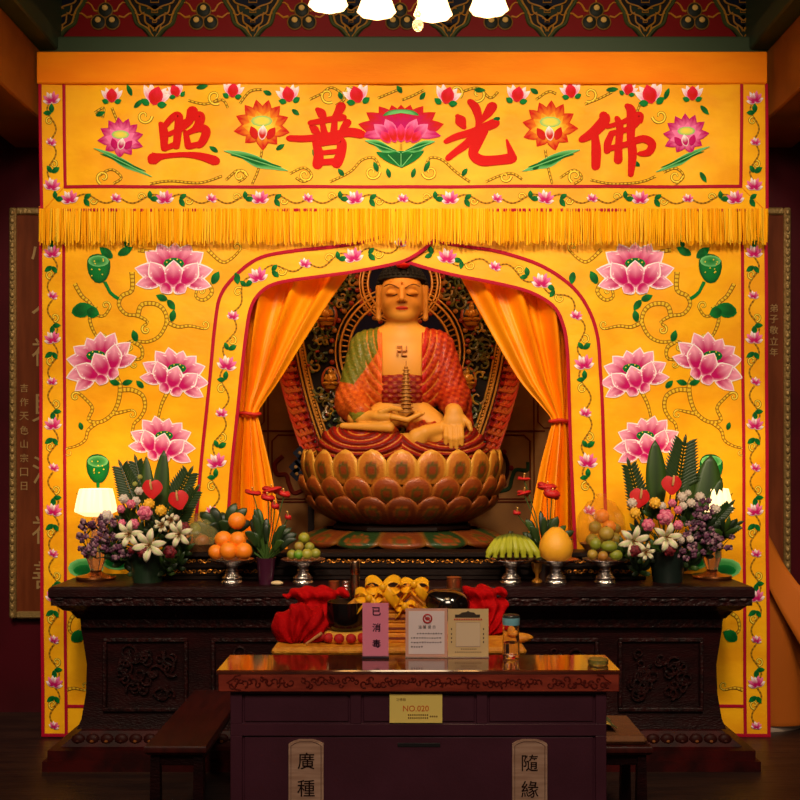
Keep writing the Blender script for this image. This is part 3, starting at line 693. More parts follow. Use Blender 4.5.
# ------------------------------------------------------------------ couplet boards
def board(x0,x1,lab,chars,big,sm,smx):
    D=WD-.05
    a=P(x0,208,D); b=P(x1,618,D)
    root=empty('couplet_board',((a[0]+b[0])/2,D,b[2]),lab,'board','couplet boards on the back wall')
    m=MB(); m.box(a[0],b[0],D,D+.045,b[2],a[2],b=.005); obj('panel',m,mat('board_wood',S((108,50,22)),.5,spec=.15,mix=S((92,40,16)),mscale=5,stretch=(4,1,.6)),root)
    m=MB(); w=.042
    m.box(a[0],a[0]+w,D-.02,D+.02,b[2],a[2],b=.008); m.box(b[0]-w,b[0],D-.02,D+.02,b[2],a[2],b=.008)
    m.box(a[0]+w,b[0]-w,D-.02,D+.02,a[2]-w,a[2],b=.008); m.box(a[0]+w,b[0]-w,D-.02,D+.02,b[2],b[2]+w,b=.008)
    for xx in(a[0]+w/2,b[0]-w/2):
        z=b[2]+.02
        while z<a[2]: m.ball((xx,D-.024,z),(.014,.008,.02),8,5); z+=.05
    obj('frame',m,mat('aged_gilt_frame',S((150,120,70)),.5,metal=.5,bump=.6,bscale=60),root,label='carved gilt frame')
    m=MB()
    for (ch,y) in chars:
        q=P(big,y,D-.004); put_text(m,ch,q,.17,(1,1,1),bold=.0)
    for (ch,y) in sm:
        q=P(smx,y,D-.004); put_text(m,ch,q,.05,(1,1,1))
    obj('lettering',m,mat('gold_lettering',S((170,135,85)),.45,metal=.3),root,label='gilt characters',smooth=False,solid=-.004)
board(10,98,'framed wooden couplet board with gilt characters half hidden behind the left curtain',[('心',250),('入',300),('禮',352),('貝',408),('法',470),('福',530),('善',575)],46,[(c,388+14*i) for i,c in enumerate('吉作天色山宗口日')],24)
board(715,790,'framed wooden couplet board with small signature half hidden behind the right curtain',[('光',250),('明',340),('常',430)],742,[(c,308+11*i) for i,c in enumerate('弟子敬立年')],774)
# ------------------------------------------------------------------ altar table
ZA=.925; 
alt=empty('altar_table',(-.02,5.2,0),'long dark carved rosewood altar table under the fruit and flowers','altar table')
def ax(px,D=5.0): return (px-CX)/F*D
YA=5.0; YB=5.54
m=MB(); x0,x1=ax(48),ax(755)
m.rloft([(ZA-.06,x0+.005,x1-.005,YA+.01,YB),(ZA-.05,x0,x1,YA,YB),(ZA-.012,x0,x1,YA,YB),(ZA,x0+.01,x1-.01,YA+.012,YB)])
obj('tabletop',m,wood,alt)
m=MB()
m.rloft([(.70,x0+.125,x1-.125,YA+.13,YB-.02),(.745,x0+.12,x1-.12,YA+.125,YB-.02),(.75,x0+.11,x1-.11,YA+.11,YB-.02),(.79,x0+.085,x1-.085,YA+.08,YB-.02),(.80,x0+.055,x1-.055,YA+.055,YB-.02),(.825,x0+.03,x1-.03,YA+.03,YB-.02),(.83,x0+.01,x1-.01,YA+.01,YB-.02),(ZA-.06,x0+.01,x1-.01,YA+.01,YB-.02)])
# carved wave along the fascia and lobed apron
for k in range(70):
    xx=x0+.05+(x1-x0-.1)*k/69
    m.ball((xx,YA+.012,.865+.012*math.sin(k*.9)),(.03,.008,.012),8,5)
for k in range(44):
    xx=x0+.17+(x1-x0-.34)*k/43
    m.ball((xx,YA+.115,.775),(.036,.02,.022),8,5)
obj('apron',m,wood2,alt,label='carved stepped apron with a lobed lower edge')
m=MB(); bx0,bx1=x0+.122,x1-.122
m.rloft([(.17,bx0-.03,bx1+.03,YA+.16,YB-.03),(.22,bx0-.01,bx1+.01,YA+.17,YB-.03),(.35,bx0+.01,bx1-.01,YA+.18,YB-.03),(.5,bx0+.015,bx1-.015,YA+.18,YB-.03),(.62,bx0+.0,bx1-.0,YA+.17,YB-.03),(.70,bx0-.01,bx1+.01,YA+.16,YB-.03)])
obj('body',m,wood,alt)
# carved panels
pan=[(-1.56,-1.12),(-1.0,-.4),(-.32,.32),(.4,1.0),(1.1,1.54)]
for (a,b) in pan:
    m=MB(); y=YA+.165
    for (u0,u1,v0,v1) in((a,b,.62,.64),(a,b,.26,.28),(a,a+.02,.28,.62),(b-.02,b,.28,.62)): m.box(u0,u1,y-.012,y+.03,v0,v1,b=.004)
    cx=(a+b)/2; hw=(b-a)/2-.05
    R2=random.Random(int(a*100))
    for i in range(int(22*hw/.2)+10):
        px_,pz_=cx+R2.uniform(-hw,hw)*.85,.45+R2.uniform(-.12,.12); r=R2.uniform(.025,.05); tn=R2.choice((-1,1)); a0=R2.uniform(0,6)
        m.tube([(px_+r*(1-.8*t/12)*math.cos(a0+tn*t*.6),y-.002,pz_+r*(1-.8*t/12)*math.sin(a0+tn*t*.6)) for t in range(13)],[.008-.0004*t for t in range(13)],6)
    obj('carved_panel',m,wood2,alt,label='panel carved with scrolling foliage')
m=MB(); 
m.rloft([(0,x0-.03,x1+.03,YA+.0,YB+.02),(.05,x0-.03,x1+.03,YA+.0,YB+.02),(.055,x0-.01,x1+.01,YA+.02,YB+.01),(.10,x0-.01,x1+.01,YA+.02,YB+.01),(.105,x0+.04,x1-.04,YA+.07,YB),(.17,x0+.12,x1-.12,YA+.13,YB-.02)])
obj('plinth',m,mat('red_brown_plinth',S((62,9,8)),.45,mix=S((34,6,6)),mscale=7,spec=.2),alt)
m=MB()
for k in range(46):
    xx=x0+.12+(x1-x0-.24)*k/45; m.ball((xx,YA+.098,.135),(.036,.02,.03),12,6,col=S((44,11,8))); m.ball((xx,YA+.08,.13),(.010,.008,.008),7,4,col=S((120,66,24)) if k%3 else S((60,20,12)))
obj('plinth_moulding',m,paint,alt,label='row of carved lotus petals touched with worn gold')
# ------------------------------------------------------------------ riser on the altar (dark with gilt carving)
dk=mat('black_lacquer',S((22,9,6)),.5,spec=.2,bump=.2,bscale=40)
def carve(m,x0,x1,y,z,h,n,col):
    for k in range(n):
        t=(k+.5)/n; xx=x0+(x1-x0)*t; r=h*.45
        tn=1 if k%2 else -1
        m.tube([(xx+r*(1.3-.9*i/9)*math.cos(k+tn*i*.62),y,z+r*(1-.7*i/9)*math.sin(k+tn*i*.62)) for i in range(10)],[.0045-.0002*i for i in range(10)],5,col=col)
ris=empty('stepped_riser',(0,5.36,ZA),'low black lacquer riser with gilt scroll carving behind the fruit stands','stand')
m=MB(); ra,rb=ax(160,5.3),ax(645,5.3)
m.box(ra,rb,5.27,5.46,ZA+.001,ZA+.02,b=.004); m.box(ra+.03,rb-.03,5.3,5.45,ZA+.02,ZA+.12,b=.004); m.box(ra,rb,5.27,5.46,ZA+.12,ZA+.145,b=.004)
m.box(ra+.0,rb-.0,5.285,5.455,ZA+.062,ZA+.075,b=.003)
obj('body',m,dk,ris)
for (a,b,zz) in((ra+.06,-.75,.098),(ra+.06,-.75,.042),(.75,rb-.06,.098),(.75,rb-.06,.042),(-.55,.55,.098)):
    m=MB(); carve(m,a,b,5.296,ZA+zz,.024,int((b-a)/.026),(1,1,1)); obj('gilt_carving',m,gilt,ris,label='gilt scrollwork strip')
# ------------------------------------------------------------------ statue pedestal
BX=ax(402,6.2); BYc=6.25
def bz(py,D=6.2): return EYE-(py-HY)/F*D
ped=empty('lotus_pedestal',(BX,BYc,0),'tiered dark pedestal with gilt carving and painted petals below the seated statue','pedestal')
def octo(hx,hy,z,c=.35):
    return [(BX+hx*a,BYc+hy*b,z) for a,b in((-1,-c),(-c*1.4,-1),(c*1.4,-1),(1,-c),(1,c),(c*1.4,1),(-c*1.4,1),(-1,c))]
def octl(m,rows,col=None):
    vs=[];
    for z,hx,hy in rows: vs+=octo(hx,hy,z)
    n=8; fs=[(k*n+i,k*n+(i+1)%n,(k+1)*n+(i+1)%n,(k+1)*n+i) for k in range(len(rows)-1) for i in range(n)]
    fs.append(tuple(range(7,-1,-1))); q=n*(len(rows)-1); fs.append(tuple(range(q,q+n)))
    m.add(vs,fs,col)
m=MB()
octl(m,[(0,.72,.56),(.7,.72,.56),(.72,.66,.52),(bz(585),.66,.52),(bz(583),.62,.49),(bz(572),.62,.49)])
octl(m,[(bz(560),.56,.44),(bz(558),.6,.46),(bz(546),.6,.46),(bz(544),.56,.44)])
octl(m,[(bz(529),.4,.34),(bz(527),.42,.36),(bz(524),.42,.36),(bz(522),.36,.3),(bz(516),.36,.3)])
octl(m,[(bz(574),.5,.4),(bz(520),.3,.26)])
obj('body',m,dk,ped)
def petal3(m,c,ang,L,W,Hh,cols,curve=.5,thick=.008,down=False):
    # petal standing/leaning out from c in direction ang (xy), height Hh, width W, bulge L
    pass
def lot_petal(mb,a,rb,rt,z0,z1,W,cin,crim,bul=.03,ex=1.0,ey=1.0,cx=0,cy=0,sq=1):
    nu,nv=14,14; vs=[];cc=[]
    for j in range(nv+1):
        v=j/nv; wv=W*(.55+.9*v-1.0*v*v)*(1 if v<.6 else math.sqrt(max(0,1-((v-.6)/.4)**2))+.02)
        r=rb+(rt-rb)*math.sin(v*PI/2)+bul*math.sin(v*PI)
        for i in range(nu+1):
            u=i/nu*2-1; t=u*wv
            rr=r-.5*t*t/max(r,.1)+bul*.5*(1-u*u)
            x=math.cos(a)*rr-math.sin(a)*t; y=math.sin(a)*rr+math.cos(a)*t
            vs.append((cx+x*ex,cy+y*ey,z0+(z1-z0)*v))
            e=max(abs(u),0 if v<.5 else (v-.5)*2); 
            if e>.8: c=crim
            else:
                dd=math.hypot(u*1.25,(v-.42)*2.1)
                c=S((138,54,18)) if dd<.28 else (S((92,72,22)) if dd<.48 else (S((150,70,20)) if dd<.6 else cin))
            cc.append(c)
    w=nu+1; mb.add(vs,[(j*w+i,j*w+i+1,(j+1)*w+i+1,(j+1)*w+i) for j in range(nv) for i in range(nu)],cols=cc)
gp=mat('painted_gilded_petal',attr=True,rough=.45,metal=.1,coat=.12,bump=.35,bscale=80,spec=.3)
# drooping green-orange petals on two steps
for (y0,y1,hx,hy,n,ca,cb) in((528,545,.6,.46,14,S((40,62,26)),S((130,76,22))),(558,573,.6,.46,16,S((150,110,35)),S((210,150,50)))):
    for k in range(n):
        m=MB(); a=-PI/2+2*PI*k/n
        lot_petal(m,a,.78,1.0,bz(y0),bz(y1),.34,ca if k%2 else S((120,54,18)),cb,bul=.08,ex=hx,ey=hy,cx=BX,cy=BYc)
        obj('carved_petal',m,gp,ped,solid=.004)
for (py,hx,yy) in((552,.42,-.465),(579,.42,-.495)):
    m=MB(); carve(m,BX-.24,BX+.24,BYc+yy,bz(py),.04,11,(1,1,1)); obj('gilt_carving',m,brightgold,ped,label='gilt scrollwork')
for sg in(-1,1):
    m=MB(); carve(m,BX+sg*.33-.07,BX+sg*.33+.07,BYc-.43,bz(552),.035,5,(1,1,1)); obj('gilt_carving',m,gilt,ped,label='gilt scrollwork')
m=MB(); carve(m,BX-.22,BX+.22,BYc-.31,bz(519.5),.022,12,(1,1,1)); obj('gilt_carving',m,silver,ped,label='pale scrollwork under the lotus seat')
# lotus throne
thr=empty('lotus_throne',(BX,BYc,bz(521)),'large gilded lotus seat of three rings of petals under the statue','lotus throne')
m=MB(); ztop=bz(465)
m.lathe([(.001,bz(522)),(.36,bz(521)),(.48,bz(512)),(.55,bz(498)),(.585,bz(480)),(.58,ztop),(.001,ztop)],48,(BX,BYc,0),sy=.85,col=S((200,120,30)))
obj('core',m,gp,thr)
gA,gB=S((188,108,30)),S((212,148,50))
for (n,ph,rb,rt,y0,y1,W,ci,cr) in((22,.0,.575,.60,483,450,.125,gA,gB),(22,.5,.52,.625,502,475,.12,S((140,60,18)),S((170,92,28))),(20,.0,.40,.585,521,493,.135,S((104,42,13)),S((140,70,22)))):
    for k in range(n):
        m=MB(); a=-PI/2+2*PI*(k+ph)/n
        lot_petal(m,a,rb,rt,bz(y0),bz(y1),W,ci,cr,bul=.022,ey=.85,cx=BX,cy=BYc)
        obj('petal',m,gp,thr,solid=.005)
# ------------------------------------------------------------------ mandorla
mdr=empty('carved_mandorla',(BX,6.95,0),'tall carved and gilded aureole screen with red flame border behind the statue','aureole')
MDD=6.95; kM=MDD/F
def mp(px,py,D=MDD): return P(px,py,D)
def mo(t,g=0):   # outline half-shape (px half width vs py) scaled
    pass
prof=[(460,70),(440,79),(400,92),(360,101),(320,107),(280,106),(240,98),(205,80),(175,52),(158,20),(150,0)]
PR=crom(prof,6)
def ring_pts(off):
    L_=[];R_=[]
    for i,(y,w) in enumerate(PR):
        a=PR[max(i-1,0)];b=PR[min(i+1,len(PR)-1)]; dy,dx=b[0]-a[0],b[1]-a[1]; l=math.hypot(dx,dy) or 1
        L_.append((400-(w+off*(-dy/l)),y+off*dx/l*1.0)); R_.append((400+(w+off*(-dy/l)),y+off*dx/l))
    return L_+R_[::-1][1:]
m=MB(); o=ring_pts(0); m.prism([(mp(x,y)[0],mp(x,y)[2]) for x,y in o],MDD,MDD+.05,col=S((26,18,16)))
m.box(BX-.35,BX+.35,MDD,MDD+.05,0,bz(465,MDD)+.02,col=S((26,18,16)))
obj('backboard',m,paint,mdr,label='dark backboard')
m=MB()
for off,w in((-3,.011),(-7.5,.008),(1,.008)):
    m.tube([(mp(x,y)[0],MDD-.01,mp(x,y)[2]) for x,y in ring_pts(off)],w,6)
cnt=ring_pts(-5)
L_=0
for i in range(len(cnt)-1):
    a,b=cnt[i],cnt[i+1]; d=math.hypot(b[0]-a[0],b[1]-a[1]); t=0
    while t<d: q=mp(a[0]+(b[0]-a[0])*t/d,a[1]+(b[1]-a[1])*t/d); m.ball((q[0],MDD-.016,q[2]),.010,6,4); t+=3.2
obj('beaded_border',m,brightgold,mdr,label='gold beaded border')
# flames
m=MB(); fo=ring_pts(3); fo2=ring_pts(20)
o2=ring_pts(3)+ring_pts(15)[::-1]
n=len(fo)
A_=ring_pts(2);B_=ring_pts(17)
vs=[(mp(x,y)[0],MDD+.005,mp(x,y)[2]) for x,y in A_]+[(mp(x,y)[0],MDD+.02,mp(x,y)[2]) for x,y in B_]
m.add(vs,[(i,i+1,n+i+1,n+i) for i in range(n-1)],col=S((150,16,8)))
# flame tongues along the normal
dist=0
for layer,(o_a,o_b,stp,cl) in enumerate(((2,13,2.6,S((165,22,10))),(6,18,3.4,S((222,84,24))),(11,23,3.0,S((214,60,20))))):
    a_=ring_pts(o_a); b_=ring_pts(o_b); acc=0
    for i in range(len(a_)-1):
        d=math.hypot(a_[i+1][0]-a_[i][0],a_[i+1][1]-a_[i][1]); acc+=d
        if acc<stp: continue
        acc=0
        p,q=a_[i],b_[i]; left=p[0]<400
        up=(0,-7)
        tip=(q[0]+(1 if not left else -1)*.5,q[1]-10); sd_=-1 if left else 1; tip=(q[0]+sd_*1.5,q[1]-11); pts=crom([(p[0],p[1]+9),((p[0]*.6+q[0]*.4),q[1]+7),(q[0]-sd_*1.5,q[1]-1),tip],4)
        N=len(pts)
        m.tube([(mp(x,y)[0],MDD-.006-layer*.004+.0*k,mp(x,y)[2]) for k,(x,y) in enumerate(pts)],[.019*(1-k/N)**.8+.001 for k in range(N)],6,col=cl if (i//1)%3 else S((205,92,28)))
        m.ball((mp(p[0],p[1])[0],MDD-.008,mp(p[0],p[1])[2]),(.008,.006,.008),6,4,col=S((40,50,20)))
obj('flame_border',m,gloss,mdr,label='red and orange flame border')
# halos
def halo(cx,cy,r,nm,a0=0,a1=2*PI,inner=S((6,12,62))):
    m=MB(); n=48
    q=mp(cx,cy); R_=r*kM
    pts=[(q[0]+R_*math.cos(2*PI*i/n),q[2]+R_*math.sin(2*PI*i/n)) for i in range(n)]
    m.prism(pts,MDD-.03,MDD,col=inner)
    m2=MB()
    for rr,w in((R_,.009),(R_*1.17,.009),(R_*1.26,.006)): m2.tube([(q[0]+rr*math.cos(2*PI*i/n),MDD-.035,q[2]+rr*math.sin(2*PI*i/n)) for i in range(n)],w,6,closed=True)
    for i in range(64): a=2*PI*i/64; m2.tube([(q[0]+R_*1.03*math.cos(a),MDD-.034,q[2]+R_*1.03*math.sin(a)),(q[0]+R_*1.14*math.cos(a),MDD-.034,q[2]+R_*1.14*math.sin(a))],.006,5)
    hh=obj(nm,m,paint,mdr,label='dark blue disc'); obj('ring',m2,brightgold,hh,label='gold ribbed ring')
    m3=MB()
    for i in range(40):
        a=2*PI*i/40; m3.ball((q[0]+R_*1.34*math.cos(a),MDD-.03,q[2]+R_*1.34*math.sin(a)),(.018,.012,.018),8,5,col=S((170,50,20)) if i%2 else S((190,120,40)))
    obj('petal_ring',m3,gloss,hh)
halo(400,352,51,'body_halo'); 
for o in list(mdr.children)[-1:]:
    pass
halo(400,284,32,'head_halo')
# carved scrolls filling the board
R3=random.Random(5); scr=[]; m=MB()
greens=[S((70,84,30)),S((120,108,35)),S((190,140,40)),S((96,80,26))]
tries=0
def inside(x,y):
    w=0
    for i in range(len(PR)-1):
        if PR[i][0]>=y>=PR[i+1][0]: w=PR[i][1]
    return abs(x-400)<w-12
sb=[(327,316),(331,380),(471,316),(467,380),(345,250),(455,250)]
while len(scr)<330 and tries<14000:
    tries+=1; x=R3.uniform(298,502); y=R3.uniform(185,450)
    if not inside(x,y): continue
    if math.hypot(x-400,y-352)<70 or math.hypot(x-400,y-284)<44: continue
    if any(math.hypot(x-a,y-b)<13 for a,b in sb): continue
    if any(math.hypot(x-a,y-b)<5.6 for a,b in scr): continue
    scr.append((x,y)); q=mp(x,y); r=R3.uniform(.035,.055); a0=R3.uniform(0,6); tn=1 if x<400 else -1
    m.tube([(q[0]+r*(1.1-.085*t)*math.cos(a0+tn*t*.55),MDD-.012-.002*t,q[2]+r*(1.1-.085*t)*math.sin(a0+tn*t*.55)) for t in range(12)],[.011-.0005*t for t in range(12)],6,col=R3.choice(greens))
    m.ball((q[0]+r*math.cos(a0+2),MDD-.02,q[2]+r*math.sin(a0+2)),(.018,.01,.012),6,4,col=R3.choice([S((90,100,40)),S((190,140,50)),S((170,50,25))]))
obj('carved_scrollwork',m,gloss,mdr,label='green and gold scroll carving')
def tiny(cx,cy,k=1.0):
    q=mp(cx,cy); rt=MB(); rt.ball((q[0],MDD-.015,q[2]),(.075*k,.012,.105*k),18,8,col=S((190,80,30))); rt.ball((q[0],MDD-.02,q[2]+.005),(.058*k,.012,.086*k),18,8,col=S((20,40,35)))
    r=obj('niche',rt,gloss,mdr,label='small oval niche holding a golden seated figure')
    b=MB(); z=q[2]; y=MDD-.05
    b.ball((q[0],y,z+.058*k),(.019*k,.018,.022*k),10,8); b.ball((q[0],y,z+.08*k),(.012*k,.012,.012*k),8,6)
    b.ball((q[0],y,z+.012*k),(.03*k,.022,.04*k),12,8); 
    for sg in(-1,1): b.tube([(q[0]+sg*.026*k,y,z+.034*k),(q[0]+sg*.04*k,y-.01,z+.005*k),(q[0]+sg*.008,y-.03,z-.01*k)],[.012*k,.012*k,.008*k],8); b.ball((q[0]+sg*.028*k,y-.01,z-.03*k),(.034*k,.024,.016*k),10,6)
    b.lathe([(.02,-.075*k),(.035*k,-.072*k),(.05*k,-.05*k),(.02*k,-.045*k)],14,(q[0],y,z),sy=.6)
    obj('golden_figure',b,brightgold,r)
for x,y in sb: tiny(x,y,.9 if y>370 else 1.0)
# ------------------------------------------------------------------ Buddha
U=6.2/F   # metres per unit (one unit = one photograph pixel at the statue)
BZ0=bz(465)
def TF(v): return np.stack([BX+v[:,0]*U,BYc-.05+v[:,1]*U,BZ0+v[:,2]*U],1)
skin=S((208,140,46))
bud_=empty('buddha_statue',(BX,BYc-.05,ztop),'seated golden-skinned Buddha statue in red and green robes on the lotus throne','statue')
def union(X,Y,Z,prims,k=4):
    d=None
    for p in prims:
        if p[0]=='e': q=ell(X,Y,Z,p[1],p[2])
        else: q=rcone(X,Y,Z,*p[1:])
        d=q if d is None else smin(d,q,p[-1] if False else k)
    return d
def fingers(kind):
    L=[]
    if kind=='left': # palm-up hand in the lap, fingers towards +x
        palm=[('e',(-18,-45,47),(13,8,6))]
        for i,(dy,l) in enumerate(((-5,26),(-1.5,29),(2,27),(5,23))):
            b=(-9,-46+dy,46.5); m1=(-9+l*.55,-46+dy*1.1,43.5); e=(-9+l,-45+dy*1.1,49+(.8*i))
            L+=[('c',b,m1,2.9,2.6),('c',m1,e,2.6,2.1)]
        L+=[('c',(-20,-50,51),(-10,-52,54.5),3.2,2.8),('c',(-10,-52,54.5),(-1,-50,53.5),2.8,2.2)]
        L+=[('c',(-46,-30,46),(-24,-44,47),7,6)]
        return palm,L
    palm=[('e',(50,-46,41),(11.5,5.5,11)),('e',(50,-44,50),(8.5,6,9))]
    for i,(x,l) in enumerate(((42,15),(46.7,19),(51.4,19.5),(56,16))):
        b=(x,-50,36); m1=(x-.3+.3*i,-54,36-l*.55); e=(x-.4+.4*i,-52.5,36-l)
        L+=[('c',b,m1,2.9,2.6),('c',m1,e,2.6,2.1)]
    L+=[('c',(58,-45,46),(63.5,-49,40),3.2,2.7),('c',(63.5,-49,40),(65.5,-50,34),2.7,2.1)]
    L+=[('c',(50,-30,56),(50,-42,50),9,8)]
    return palm,L
def bodyf(X,Y,Z):
    d=union(X,Y,Z,[('e',(0,2,100),(36,22,40)),('c',(0,0,128),(0,-1,148),14,13),('e',(0,3,128),(34,15,12))],8)
    hd=union(X,Y,Z,[('e',(0,-2,168),(21.5,23,28)),('e',(0,-8,155),(17.5,15,13)),('e',(0,-15,147.5),(9,8,5.5))],7)
    hd=smin(hd,union(X,Y,Z,[('e',(-10,-15,158.5),(7,7,7)),('e',(10,-15,158.5),(7,7,7))],3),4)
    # brow ridge / eyelids / nose / lips
    hd=smin(hd,rcone(X,Y,Z,(0,-24,174),(0,-28.6,161.5),1.6,2.9),2.5)
    for sg in(-1,1):
        hd=smin(hd,ell(X,Y,Z,(sg*3.1,-26.3,160.3),(2.0,2.2,1.7)),1.2)
        sock=ell(X,Y,Z,(sg*9.5,-27.5,171.5),(6.5,3.2,3.0)); hd=np.maximum(hd,-sock)
        hd=smin(hd,ell(X,Y,Z,(sg*9.8,-20.6,168.3),(6.2,4.0,3.0)),1.0)
    hd=smin(hd,ell(X,Y,Z,(0,-24.6,154.2),(5.4,2.0,1.1)),.8); hd=smin(hd,ell(X,Y,Z,(0,-24.4,152.0),(4.2,2.1,1.2)),.8)
    for sg in(-1,1):
        e=smin(rcone(X,Y,Z,(sg*22.6,0,177),(sg*23.4,-3,160),4.0,2.4,1.2),rcone(X,Y,Z,(sg*23.6,-3,162),(sg*23.2,-5,146),2.3,3.0,1.1),2)
        e=np.maximum(e,-ell(X,Y,Z,(sg*25.5,-7,170),(2.2,3,6)))
        hd=smin(hd,e,1.5)
    d=smin(d,hd,4)
    for k in('left','right'):
        pl,fg=fingers(k); h_=union(X,Y,Z,pl,2)
        for p in fg: h_=smin(h_,rcone(X,Y,Z,*p[1:]),1.1)
        d=smin(d,h_,1.5)
    # forearms joining the trunk under the robe
    d=smin(d,rcone(X,Y,Z,(-36,0,115),(-44,-5,58),11,10),5); d=smin(d,rcone(X,Y,Z,(-44,-5,58),(-38,-36,46),10,7),3)
    d=smin(d,rcone(X,Y,Z,(36,0,115),(48,-5,62),11,10),5); d=smin(d,rcone(X,Y,Z,(48,-5,62),(50,-34,55),10,8),3)
    # folded legs with bare ankles and foot
    d=smin(d,union(X,Y,Z,[('c',(0,0,60),(-60,-25,16),18,13),('c',(0,0,60),(60,-25,16),18,13),('c',(-58,-32,16),(16,-46,24),11,8),('c',(58,-32,16),(28,-44,29),11,7.5)],4),4)
    d=smin(d,union(X,Y,Z,[('c',(44,-42,37),(22,-50,32),6,6.5),('e',(16,-50,28),(10,6,8)),('c',(12,-50,24),(9,-49,17),5,3.5)],3),2)
    d=smin(d,union(X,Y,Z,[('c',(-57,-40,38),(-12,-49,36.5),3.0,5.2)],2),2)
    return d
def bodyc(x,y,z):
    c=np.tile(np.array(skin),(len(x),1))
    lip=(np.abs(z-153.2)<2.0-.03*x*x)&(np.abs(x)<5.8)&(y<-23.0); c[lip]=S((200,50,25))
    return c
m=MB(); addsurf(m,bodyf,(-78,-62,8),(78,28,200),1.0,TF,bodyc)
skinm=mat('gilded_skin',attr=True,rough=.5,spec=.3)
obj('body',m,skinm,bud_,label='smooth golden skin with closed eyes and red lips',auto=80)
# face lines
m=MB()
def L3(pts): return [tuple(TF(np.array([p]))[0]) for p in pts]
for sg in(-1,1):
    m.tube(L3([(sg*(4.3+11.5*t),-24.6+2.6*t+2.6*t*t,167.2-2.0*math.sin(t*PI)+.8*t) for t in [i/10 for i in range(11)]]),.0042,5,col=S((60,30,15)))
    m.tube(L3([(sg*(3+14.5*t),-25.3+2.0*t+3.4*t*t,172.6+4.2*math.sin(t*PI*.8)) for t in [i/10 for i in range(11)]]),.0036,5,col=S((120,80,45)))
    m.tube(L3([(sg*(2.2+.9*t),-29,159.0-1.0*t) for t in (0,1)]),.002,4,col=S((90,45,20)))
m.tube(L3([(6.0*t,-27.2+1.2*t*t,153.3-.5*(1-t*t)) for t in [i/5-1 for i in range(11)]]),.0022,5,col=S((110,20,12)))
m.ball(L3([(0,-25.4,178)])[0],.009,8,6,col=S((225,140,50)))
for yy in (137,132): m.tube(L3([(13.2*math.sin(t),-1.0-13.6*math.cos(t),yy-3*math.cos(t)) for t in [(i/10-.5)*2 for i in range(11)]]),.0035,5,col=S((190,120,45)))
obj('facial_lines',m,paint,bud_,label='painted brows, closed lids and neck creases')
# emblem on chest: an equal armed hooked cross in relief
m=MB(); q=TF(np.array([[0,-22.2,112]]))[0]; g=.0062
def seg(x0,z0,x1,z1): m.box(q[0]+min(x0,x1)*g-g*.55,q[0]+max(x0,x1)*g+g*.55,q[1]-.006,q[1]+.012,q[2]+min(z0,z1)*g-g*.55,q[2]+max(z0,z1)*g+g*.55,b=.0015)
seg(0,-4.5,0,4.5); seg(-4.5,0,4.5,0); seg(0,4.5,-4.5,4.5); seg(0,-4.5,4.5,-4.5); seg(-4.5,0,-4.5,-4.5); seg(4.5,0,4.5,4.5)
obj('chest_emblem',m,mat('gold_relief',S((176,104,20)),.4),bud_,label='raised gold emblem on the chest')
# hair
m=MB()
def hairf(X,Y,Z):
    d=ell(X,Y,Z,(0,1.5,175),(25.5,25,28.5)); d=smin(d,ell(X,Y,Z,(0,4,200),(13.5,13.5,12)),5)
    cut=np.maximum(np.maximum(-(Y+9),0)*0+ (183.5-.0*X-np.maximum(0,(Y+6))*1.25)-Z, d)
    return cut
addsurf(m,hairf,(-30,-30,140),(30,32,216),1.2,TF,col=S((14,14,20)))
for j in range(13):
    ph=PI/2*(j/12.5); zc=174+28.5*math.sin(ph); rr=24.8*math.cos(ph); n=max(1,int(2*PI*rr/4.6))
    for i in range(n):
        a=2*PI*(i+.5*(j%2))/n; x,y=rr*math.cos(a),1.5+rr*math.sin(a)
        if zc<184.5-max(0,(y+6))*1.25: continue
        m.ball(L3([(x,y,zc)])[0],2.35*U,7,5,col=S((16,16,24)))
for j in range(5):
    ph=PI/2*(j/5); zc=201+12*math.sin(ph); rr=13.6*math.cos(ph); n=max(1,int(2*PI*rr/4.6))
    for i in range(n):
        a=2*PI*(i+.5*(j%2))/n; m.ball(L3([(rr*math.cos(a),4+rr*math.sin(a),zc)])[0],2.35*U,7,5,col=S((16,16,24)))
obj('hair',m,mat('black_hair_paint',attr=True,rough=.6,spec=.2),bud_,label='black snail-curl hair with a topknot mound')
m=MB(); m.ball(L3([(1,-21,197)])[0],(.045,.03,.028),14,8,col=S((190,20,20))); obj('hair_jewel',m,gloss,bud_,label='red jewel in the hair')
